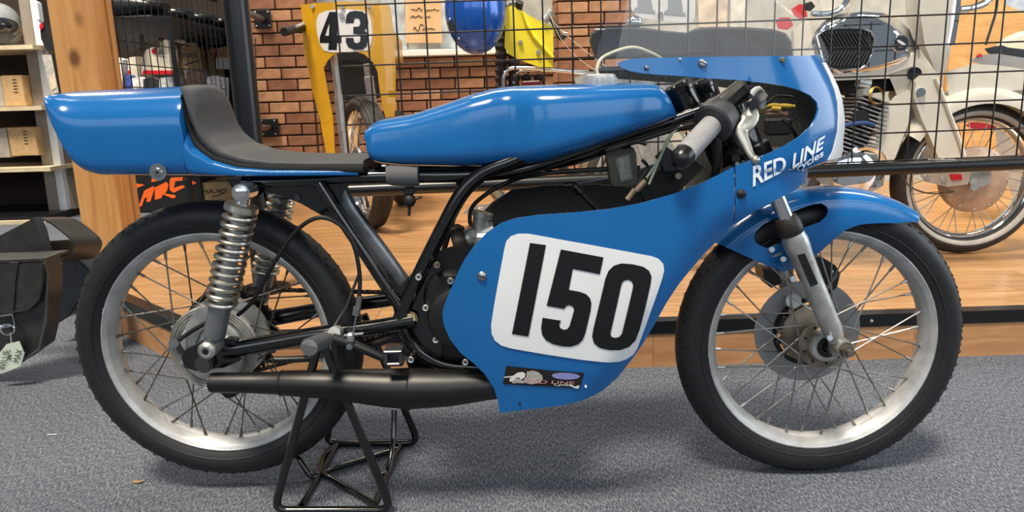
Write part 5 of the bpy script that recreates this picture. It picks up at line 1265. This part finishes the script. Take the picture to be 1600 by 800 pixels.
MB().hull(CQ([(1516, 96), (1528, 86), (1560, 84), (1620, 94), (1660, 100), (1660, 112), (1600, 108), (1530, 100)], YE-.06)+CQ([(1518, 95), (1528, 87), (1660, 102), (1660, 110), (1530, 99)], YE+.16)).build('side_trim', mat('grey_trim', '#9a948e', .3, .5, var=.05), sc_, 40)
MB().hull(CQ([(1526, 86), (1532, 83), (1536, 88), (1529, 90)], YE-.065)+CQ([(1527, 86), (1532, 84), (1535, 88)], YE-.02)).build('tail_lamp', M_red, sc_)
MB().hull(CQ([(1508, 196), (1520, 189), (1560, 190), (1582, 197), (1575, 202), (1520, 202)], YE+.06)+CQ([(1512, 196), (1560, 191), (1578, 198)], YE+.12)).build('red_panel', M_red, sc_)
MB().tube(spline(CQ([(1559, -10), (1556, 18), (1548, 45), (1540, 70)], YE), 5), .006, 8).build('cable', M_black, sc_)
MB().hull(CQ([(1562, -20), (1600, -20), (1660, -20), (1660, 24), (1600, 20), (1572, 8)], YE+.05)+CQ([(1565, -20), (1660, -20), (1660, 18), (1575, 6)], YE+.12)).build('headlamp', M_alu, sc_, 30)
MB().hull(CQ([(1545, 110), (1660, 110), (1660, 320), (1590, 330), (1560, 250)], YE+.05)+CQ([(1550, 112), (1660, 112), (1660, 320), (1590, 328)], YE+.14)).build('body_panel', mat('warm_grey', '#a59686', .45, var=.06), sc_, 30)
bgwheel(sc_, (PY(1680, 260, YE+.1).x, YE+.1, ZT+.30), (0, 1, 0), .30, .05, 'front_wheel', 18)
# ================================================================== props
M_card = mat('cardboard', '#b7966a', .8, var=.06, scale=30); M_cardl = mat('pale_cardboard', '#cfc2a8', .8, var=.05); M_cardg = mat('grey_cardboard', '#9b948a', .8, var=.05)
# signed wooden plaque and framed sheets standing in the niche
q = [(633, -14), (688, -16), (691, 67), (634, 67)]
pq = MB().prism([PY(x, y, YW+.14) for x, y in q], (0, .02, 0)).build('wooden_plaque', mat('plaque_wood', '#c9a071', .6, var=.1, scale=6, stretch=(1, 1, .2), h2='#d9b486')); tag(pq, 'pale wooden plaque with a handwritten signature standing on the white ledge', 'plaque')
mb = MB(); rs = random.Random(3)
def scribble(x0, x1, y, h, n): return spline([PY(x0+(x1-x0)*i/n, y+rs.uniform(-h, h), YW+.137) for i in range(n+1)], 4)
for a in ((642, 660, 15, 2.5, 8), (664, 686, 15, 2, 9), (640, 660, 26, 2, 8), (664, 672, 25, 2, 4), (646, 662, 43, 6, 6), (660, 680, 45, 3.5, 8)): mb.tube(scribble(*a), .0022, 5)
mb.build('handwriting', M_ink, pq)
for i, (pts, hcol, lab) in enumerate(((((1090, -20), (1138, -20), (1136, 44), (1092, 42)), '#c8b7a0', 'cream paper poster with faint print on the grey wall behind the windscreen'), (((1142, -20), (1165, -20), (1164, 50), (1141, 48)), '#cfcabd', 'narrow pale poster on the grey wall beside the cream poster'))):
    o = MB().prism([PY(x, y, YW+.10) for x, y in pts], (0, .006, 0)).build('poster', mat('poster_%d' % i, hcol, .6, var=.12, scale=12)); tag(o, lab, 'poster')
# small grey display block on the platform
blk = MB().hull([PY(x, y, s) for x, y in ((722, 334), (735, 322), (772, 318), (776, 336)) for s in (2.25, 2.35)]).build('display_block', mat('block_grey', '#8a8782', .6, var=.06)); tag(blk, 'small grey block with letter E on the platform under the tank', 'block')
mb = MB(); text_on(mb, 'E', [PY(747, 331, 2.248), PY(755, 331, 2.248), PY(756, 323, 2.248), PY(748, 323, 2.248)], .02, (0, -.001, 0)); mb.build('lettering', M_prw, blk)

# ---- shelving at the far left with its boxes
YS = 4.05
sh = empty('shelf_unit', (-3.1, YS, 0)); tag(sh, 'tall shelf unit with pale boards and grey uprights at the far wall', 'shelf')
M_up = mat('upright_grey', '#8a8073', .6, var=.05); M_uw = mat('upright_white', '#dfe2e2', .5, var=.02); M_brd = mat('shelf_board', '#cdbb9c', .6, var=.08, scale=10)
def SX(px, py, dy=0): return PY(px, py, YS+dy)
u = [(28, -4), (44, -4), (93, 332), (77, 332)]
MB().prism([SX(*p) for p in u], (0, .06, 0)).build('upright', M_up, sh); MB().prism([SX(*p, .01) for p in [(44, -4), (58, 4), (106, 332), (93, 332)]], (0, .05, 0)).build('upright', M_uw, sh)
MB().prism([SX(*p, .06) for p in [(58, 150), (70, 150), (118, 326), (106, 332)]], (0, .30, 0)).build('upright', M_up, sh)
xl = -4.6
for py, dz in ((72, 0), (165, 0), (258, 0), (334, 0)):
    c = SX(56+py*.14, py); MB().ebox((xl, YS-.16 if py < 300 else YS-.3, c.z-.03), (c.x+.03, YS+.4, c.z)).build('shelf_board', M_brd, sh)
c = SX(90, 340); MB().ebox((xl, YS-.26, 0.0), (c.x+.1, YS+.4, .055)).build('plinth', M_black, sh)
MB().ebox((xl, YS+.4, 0), (-3.05, YS+.44, 1.9)).build('back_panel', M_dark, sh)
bn = 0
for (x0, y0, x1, y1, m, lab) in ((-6, 120, 14, 160, M_cardg, 'small grey carton on the upper shelf beside the open cardboard box'), (16, 118, 46, 155, M_card, 'tan cardboard box with printed lines on the upper shelf'), (-6, 200, 22, 246, M_cardg, 'grey carton on the middle shelf at the photo edge'), (27, 198, 66, 243, M_card, 'tan cardboard box on the middle shelf beside the grey upright'), (18, 36, 42, 70, M_card, 'tan box behind the helmet on the top shelf')):
    a, b = SX(x0, y1), SX(x1, y0)
    zb_ = a.z
    for py in (72, 165, 258):
        zc = SX(56+py*.14, py).z
        if abs(zc-a.z) < .07: zb_ = zc
    o = MB().box(((a.x+b.x)/2, YS+(.10 if y0 > 50 else .27), (zb_+b.z)/2+.002), (b.x-a.x-.02, .36 if y0 > 50 else .2, b.z-zb_), .004).build('cardboard_box', m); tag(o, lab, 'box', 'boxes on the far shelf unit')
    if m is M_card and y1 > 100:
        mb = MB()
        for i in range(5): mb.box((b.x-(b.x-a.x)*.38, YS-.081, b.z-.03-i*.022), (.028, .001, .006), 0)
        mb.build('print', M_ink, o)
tk_ = SX(20, 66); hm = empty('full_face_helmet', tk_); tag(hm, 'grey and black full face helmet on the top shelf', 'helmet')
hcx = SX(-2, 30, .0); hz = SX(56+72*.14, 72).z
hcx.z = hz+.155
MB().sph(hcx, (.135, .16, .155), 28, 16).build('shell', mat('helmet_grey', '#8d9294', .3, coat=.3, var=.05), hm)
MB().sph(hcx+V((.035, -.05, -.015)), (.112, .125, .075), 24, 12).build('visor', mat('visor_smoke', '#1c1f22', .1, coat=.5, var=0), hm)
MB().hull([hcx+V((x, y, z)) for x, y, z in ((.03, -.18, -.03), (.11, -.10, -.03), (.13, .02, -.05), (.02, -.16, -.12), (.09, -.08, -.14), (.0, -.14, -.14))]).build('chin_bar', mat('helmet_dark', '#4a4c4e', .4, var=.05), hm)
# gloves and packages hung beside the post
yg = YS-.10
o = MB().hull([PY(x, y, yg) for x, y in ((62, 40), (70, 32), (84, 45), (86, 80), (72, 78), (64, 60))]+[PY(x, y, yg+.06) for x, y in ((62, 40), (84, 45), (86, 80), (64, 60))]).build('glove', M_blackm); tag(o, 'black glove with red cuff hanging beside the timber post', 'glove')
MB().hull([PY(x, y, yg-.01) for x, y in ((61, 40), (66, 34), (68, 42), (63, 48))]+[PY(66, 40, yg+.03)]).build('cuff', M_red, o); MB().tube([PY(74, 44, yg+.03), PY(70, 34, yg+.08), PY(54, 30, YS+.03)], .004, 6).build('hook', M_steel, o)
o = MB().hull([PY(x, y, yg) for x, y in ((65, 86), (80, 85), (92, 145), (80, 148))]+[PY(x, y, yg+.04) for x, y in ((66, 87), (79, 86), (90, 144), (81, 146))]).build('package', mat('clear_pack', '#b6b2aa', .2, coat=.3, var=.12, scale=40)); tag(o, 'clear plastic package hanging beside the timber post', 'package')
MB().prism([PY(x, y, yg-.003) for x, y in ((77, 122), (85, 114), (89, 136), (80, 142))], (0, .002, 0)).build('label', M_cardl, o); MB().tube([PY(72, 88, yg+.02), PY(66, 76, YS+.03)], .004, 6).build('hook', M_steel, o)

# ---- goods behind the mesh panel
def gbox(name, pts, y, d, m, lab, grp=None, cat='box'):
    o = MB().prism([PY(a, b, y) for a, b in pts], (0, d, 0)).build(name, m); tag(o, lab, cat, grp); return o
M_boxw = mat('cream_card', '#d8cfbd', .7, var=.03)
bz = 4.3
o = gbox('display_box', [(221, 116), (222, 92), (228, 78), (240, 73), (250, 76), (250, 66), (258, 62), (270, 64), (277, 76), (278, 116)], bz, .25, M_boxw, 'cream cardboard display box with red band behind the mesh')
MB().prism([PY(x, y, bz-.003) for x, y in ((224, 110), (278, 110), (278, 116), (222, 116))], (0, .003, 0)).build('red_band', M_red, o)
MB().prism([PY(x, y, bz-.003) for x, y in ((236, 78), (244, 74), (244, 84), (238, 84))], (0, .003, 0)).build('red_print', M_red, o); MB().prism([PY(x, y, bz-.003) for x, y in ((246, 88), (250, 74), (260, 90))], (0, .003, 0)).build('grey_print', M_cardg, o)
ybot = proj((PY(205, 150, bz+.1).x, bz+.1, .742))[1]
o = gbox('display_box', [(192, 116), (195, 100), (200, 90), (214, 88), (218, 116), (218, ybot), (192, ybot)], bz+.1, .25, M_boxw, 'smaller cream box with red band beside the timber post')
MB().prism([PY(x, y, bz+.097) for x, y in ((194, 110), (204, 110), (202, 116), (192, 116))], (0, .003, 0)).build('red_band', M_red, o)
o = gbox('cardboard_box', [(284, 108), (284, 72), (290, 70), (294, 73), (306, 70), (312, 76), (316, 108)], bz, .25, M_card, 'tan cardboard box with black signature print behind the mesh')
mb = MB(); text_on(mb, 'MAX', [PY(286, 91, bz-.004), PY(308, 91, bz-.004), PY(308, 82, bz-.004), PY(286, 82, bz-.004)]); mb.tube([PY(x, y, bz-.004) for x, y in ((288, 101), (300, 98), (312, 94))], .004, 5); mb.build('lettering', M_ink, o)
MB().prism([PY(x, y, bz-.003) for x, y in ((285, 108), (316, 108), (318, 120), (290, 124))], (0, .2, 0)).build('dark_base', M_cardg, o)
gbox('cardboard_box', [(325, 118), (326, 78), (331, 74), (334, 80), (335, 118)], bz+.1, .2, M_card, 'narrow tan cardboard box behind the mesh beside the pole')
o = gbox('cardboard_box', [(338, 108), (340, 76), (352, 72), (360, 78), (362, 108)], bz, .2, M_card, 'tan and white cardboard box behind the mesh nearest the pole')
MB().prism([PY(x, y, bz-.003) for x, y in ((337, 90), (362, 90), (362, 108), (338, 108))], (0, .003, 0)).build('white_band', M_prw, o); MB().prism([PY(x, y, bz-.003) for x, y in ((330, 76), (337, 76), (336, 86), (331, 84))], (0, .003, 0)).build('red_print', M_red, o)
rr_ = random.Random(5)
cols = (('#dfe4ea', 'white'), ('#3f4f9a', 'blue'), ('#e8e6e0', 'pale'), ('#2a2a2c', 'black'), ('#cfd2d4', 'silver'), ('#8b6a56', 'brown'), ('#d9d9d6', 'clear'))
for i, (x0, x1, y0, y1) in enumerate(((178, 192, 90, 122), (196, 206, 117, 132), (205, 225, 120, 134), (224, 248, 121, 134), (248, 282, 120, 134), (290, 318, 110, 134), (322, 352, 118, 136))):
    o = gbox('package', [(x0, y1+40), (x0+1, y0+2), ((x0+x1)/2, y0), (x1-1, y0+3), (x1, y1+40)], bz-.25-.02*i, .08, mat('pack_%s' % cols[i][1], cols[i][0], .35, var=.2, scale=40), '%s packaged part on the low rack behind the mesh, %s' % (cols[i][1], ('beside the post', 'under the small cream box', 'between the cream boxes', 'under the cream display box', 'under its red band', 'under the signature box', 'nearest the brick pier')[i]), 'packaged parts', 'package')
rk = empty('display_rack', (-1.9, 3.9, 0)); tag(rk, 'black display rack filled with goods behind the mesh', 'rack')
MB().ebox((-1.93, 2.95, 1.300), (-1.33, 4.75, 1.318)).build('shelf_board', M_blackm, rk); MB().ebox((-1.93, 3.75, .72), (-1.33, 4.75, .74)).build('shelf_board', M_blackm, rk)
MB().ebox((-2.72, 4.28, .72), (-1.93, 4.75, .74)).build('shelf_board', M_blackm, rk)
MB().ebox((-2.72, 4.70, 0), (-2.70, 4.75, .72)).build('leg', M_black, rk); MB().ebox((-2.72, 4.28, 0), (-2.70, 4.30, .72)).build('leg', M_black, rk)
for x in (-1.915, -1.345):
    for y_ in (2.97, 4.73): MB().ebox((x-.012, y_-.012, 0), (x+.012, y_+.012, 1.30)).build('leg', M_black, rk)
MB().ebox((-1.93, 4.74, .2), (-1.33, 4.76, 1.9)).build('back_panel', M_dark, rk)
M_lea = mat('black_leather', '#1a1b1e', .35, var=.1, scale=20, bump=.2, bscale=120)
for i, (x, y, w_, h_) in enumerate(((215, 12, .34, .16), (262, 22, .30, .15), (303, 28, .28, .14), (338, 33, .22, .13), (363, 38, .16, .14))):
    c = PZ(x, y, 1.40); c.z = 1.322+h_*.5; o = empty('motorcycle_seat', c); tag(o, ('black leather seat on the rack, %s' % ('closest to the timber post', 'second from the post', 'third from the post with grey shine', 'fourth from the post with a white ticket', 'closest to the pole')[i]), 'seat', 'black seats on the rack')
    rows = []
    for k in range(9):
        t = k/8; xx = (t-.5)*w_; hh = h_*(.55+.45*sin(pi*min(1, t*1.3+.1)))*(1 if 0 < k < 8 else .5); dd = .22*(1 if 0 < k < 8 else .6)
        rows.append([c+V((xx, dd*.5*cos(2*pi*j/18), hh*.5*(abs(sin(2*pi*j/18))**.7)*(1 if sin(2*pi*j/18) > 0 else -1))) for j in range(18)])
    b = MB().loft(rows).build('cushion', M_lea, o, 50); MB().box(c+V((0, 0, -h_*.42)), (w_*.8, .2, h_*.15), .01).build('base_pan', M_blackm, o)
    if i == 3: MB().box(c+V((-.05, -.115, .03)), (.035, .002, .04), 0).build('ticket', M_prw, o)
for i, (x, y) in enumerate(((211, 66), (240, 50), (272, 46), (303, 52), (335, 56))):
    c = PY(x, y, bz-.02); o = MB().hull([c+V((a, b, d)) for a, b, d in ((-.07, -.05, .05), (.065, -.05, .06), (.05, -.05, -.06), (-.05, -.05, -.075), (-.07, .05, .05), (.065, .05, .06), (.05, .05, -.06))]).cyl(c, (c.x, c.y, 1.30), .004, n=6).build('riding_gear', M_blackm); tag(o, 'black riding gear bundle under the seats, %s' % ('above the small cream box', 'above the cream display box edge', 'above the cream box peak', 'above the signature box', 'above the tan and white box')[i], 'gear', 'black gear bundles')
# ---- black box with orange lettering on the carpet, and a tan box behind the tyre
def AC(p): return crop(190, 260, 6.667, p)
ya = 4.15; a = PY(205, 332, ya); b = PY(312, 266, ya)
ab = MB().box(((a.x+b.x)/2, ya+.15, a.z/2+b.z/2+.001), (b.x-a.x, .3, b.z-a.z), .004).build('carton', mat('carton_black', '#101012', .5, var=.05)); tag(ab, 'black carton with large orange lettering beneath the blue tail', 'box')
ab.data.transform(Matrix.Translation((0, 0, 0)))
M_or = mat('print_orange', '#f0641e', .5, var=.02)
mb = MB()
for g in ([(176, 424), (236, 252), (330, 206), (344, 228), (300, 366), (256, 370), (268, 318), (236, 336), (212, 412)], [(346, 350), (346, 220), (465, 162), (490, 190), (472, 258), (448, 282), (560, 300), (565, 322), (532, 335), (432, 292), (412, 330)], [(500, 245), (500, 142), (520, 116), (640, 112), (632, 150), (562, 152), (542, 226), (600, 205), (640, 196), (660, 216), (542, 276)], [(660, 118), (690, 138), (726, 214), (696, 192)], [(700, 138), (785, 172), (745, 190), (720, 182)], [(130, 175), (240, 192), (136, 236)], [(318, 114), (412, 108), (382, 150), (308, 164)]):
    mb.prism([PY(x, y, ya-.002) for x, y in AC(g)], (0, .002, 0))
mb.build('lettering', M_or, ab)
a = PY(319, 345, ya+.02); b = PY(372, 284, ya+.02); a.z = PY(205, 332, ya).z/2+PY(312, 332, ya).z/2*0+PY(205, 332, ya).z/2+.001
tb_ = MB().box(((a.x+b.x)/2, ya+.14, (a.z+b.z)/2), (b.x-a.x, .24, b.z-a.z), .003).build('carton', M_card); tag(tb_, 'tan carton printed MAX standing between the black carton and the shock', 'box')
mb = MB(); text_on(mb, 'MAX', [PY(*p, ya+.018) for p in AC([(826, 290), (1040, 275), (1040, 230), (828, 245)])], .0, (0, -.001, 0)); mb.tube(spline([PY(*p, ya+.016) for p in AC([(940, 315), (1040, 290), (1090, 250), (1060, 240), (1020, 265), (1060, 275)])], 5), .003, 6); mb.build('lettering', M_ink, tb_)
# stand for both cartons
st2 = MB().ebox((PY(205, 330, ya).x-.05, ya, 0), (PY(372, 330, ya).x+.05, ya+.32, PY(205, 332, ya).z-.001)).build('low_plinth', M_blackm); tag(st2, 'low dark plinth on the carpet under the black carton', 'plinth')

# ---- leather saddlebags with a strap yoke, at the left edge
M_bag = mat('bag_leather', '#2b2b2b', .40, var=.12, scale=26, bump=.25, bscale=140); M_bag2 = mat('bag_leather_blue', '#1b222d', .45, var=.1, scale=26, bump=.2, bscale=140)
yb0 = .62
bg = empty('saddlebag', (-1.05, .75, 0)); tag(bg, 'black leather saddlebag pair with buckled strap and paper tag on the carpet', 'bag')
fp_ = [(-60, 572), (30, 568), (62, 545), (72, 500), (74, 430), (70, 408), (-60, 412)]
gp_ = [(66, 560), (84, 540), (90, 500), (93, 440), (90, 425)]
fr_pts = [PY(x, y, yb0) for x, y in fp_]; zmin = min(p.z for p in fr_pts); 
for p in fr_pts: p.z = max(p.z, .012)
bd_ = MB().prism(fr_pts, (0, .075, 0)).build('bag_body', M_bag, bg, 30)
fl_ = [PY(x, y, yb0-.012) for x, y in ((-60, 416), (68, 412), (68, 440), (62, 468), (46, 484), (20, 488), (-60, 486))]
fl_o = MB().prism(fl_, (0, .012, 0)).build('bag_flap', M_bag, bg, 30)
MB().tube([p+V((0, -.002, 0)) for p in fl_[1:]], .003, 8).build('seam', M_blackm, fl_o)
MB().tube([p+V((0, -.001, 0)) for p in fr_pts[1:6]], .0035, 8).build('piping', mat('piping_grey', '#4a4b4d', .5, var=0), bd_)
lidp = [PY(x, y, yb0-.004) for x, y in ((-60, 414), (70, 408))]
MB().prism([lidp[0], lidp[1], lidp[1]+V((.0, .12, .0)), lidp[0]+V((.0, .12, .0))], (0, 0, .008)).build('bag_top', M_bag, bg)
MB().prism([PY(x, y, yb0-.016) for x, y in ((14, 410), (28, 410), (24, 440), (20, 495), (-2, 495), (8, 450))], (0, .006, 0)).build('strap', M_bag, bg)
MB().tube([PY(x, y, yb0-.024) for x, y in ((-2, 494), (20, 491), (23, 508), (2, 512))], .0032, 8, closed=True).build('buckle', M_chrome, bg)
MB().tube([PY(12+11*cos(i*pi/10), 515+8*sin(i*pi/10), yb0-.024) for i in range(20)], .0028, 8, closed=True).build('ring', M_chrome, bg)
MB().tube([PY(16, 520, yb0-.024), PY(18, 536, yb0-.026)], .001, 5).build('tag_string', M_prw, bg)
tg = [(-8, 560), (10, 538), (30, 533), (38, 552), (32, 572), (8, 582), (-8, 586)]
tgo = MB().prism([PY(x, y, yb0-.028) for x, y in tg], (0, .002, 0)).build('hang_tag', mat('tag_paper', '#c3cfbf', .6, var=.04), bg)
mb = MB(); yt = yb0-.029
text_on(mb, 'WILLIE', [PY(*p, yt) for p in ((8, 578), (17, 546), (6, 548), (-3, 578))], .0); text_on(mb, '&', [PY(*p, yt) for p in ((17, 563), (19, 553), (14, 552), (12, 562))], .0); text_on(mb, 'MAX', [PY(*p, yt) for p in ((30, 566), (37, 547), (26, 545), (20, 565))], .0)
mb.build('lettering', M_ink, tgo)
# strap yoke and the second bag behind
MB().prism([PY(x, y, yb0+.17) for x, y in ((-60, 388), (0, 368), (52, 341), (60, 360), (68, 392), (70, 410), (-60, 412))], (.02, .012, 0)).build('yoke_strap', M_bag, bg, 30)
P = spline([PY(x, y, yb0+.18) for x, y in ((52, 341), (72, 345), (94, 360), (113, 378), (112, 394), (98, 408), (84, 404), (76, 388), (68, 378), (64, 392), (72, 412))], 5)
mb = MB(); n_ = len(P)
nn = [V(((P[min(i+1, n_-1)]-P[max(i-1, 0)]).z, 0, -(P[min(i+1, n_-1)]-P[max(i-1, 0)]).x)).normalized()*.0025 for i in range(n_)]
mb.loft([[p+d+V((.015, .13, -.02)), p+d, p-d, p-d+V((.015, .13, -.02))] for p, d in zip(P, nn)]); mb.build('yoke_strap', M_bag, bg, 40)
b2 = [PY(x, y, 1.0) for x, y in ((88, 420), (112, 394), (140, 420), (128, 460), (108, 492), (88, 505))]
MB().prism(b2, (.0, .12, 0)).build('bag_body', M_bag2, bg, 30); MB().tube([p+V((0, -.002, 0)) for p in b2[1:]], .004, 8).build('piping', M_blackm, bg)
b3 = [PY(x, y, 1.0) for x, y in ((80, 480), (130, 455), (140, 425), (145, 440), (132, 478), (100, 505), (80, 512))]
for p in b3: p.z = max(.01, p.z)

# ---- scraps on the carpet
c = PZ(216, 753, .002); lf = MB().grid([[c+V((x, y-.002*(1-abs(x)/.012), .001+.003*(abs(x)/.012)**2)) for x in (-.011, -.004, .004, .011)] for y in (-.005, 0, .005)]).build('dry_leaf', mat('leaf_brown', '#8a6a42', .7, var=.15, scale=200)); tag(lf, 'tiny brown dry leaf scrap on the carpet before the rear tyre', 'leaf')
c = PZ(81, 679, .002); th_ = MB().tube([c+V((-.012, .001, 0)), c, c+V((.012, .002, 0))], .0012, 6).build('white_thread', M_prw); tag(th_, 'short white thread lying on the open carpet left of the bike', 'thread')
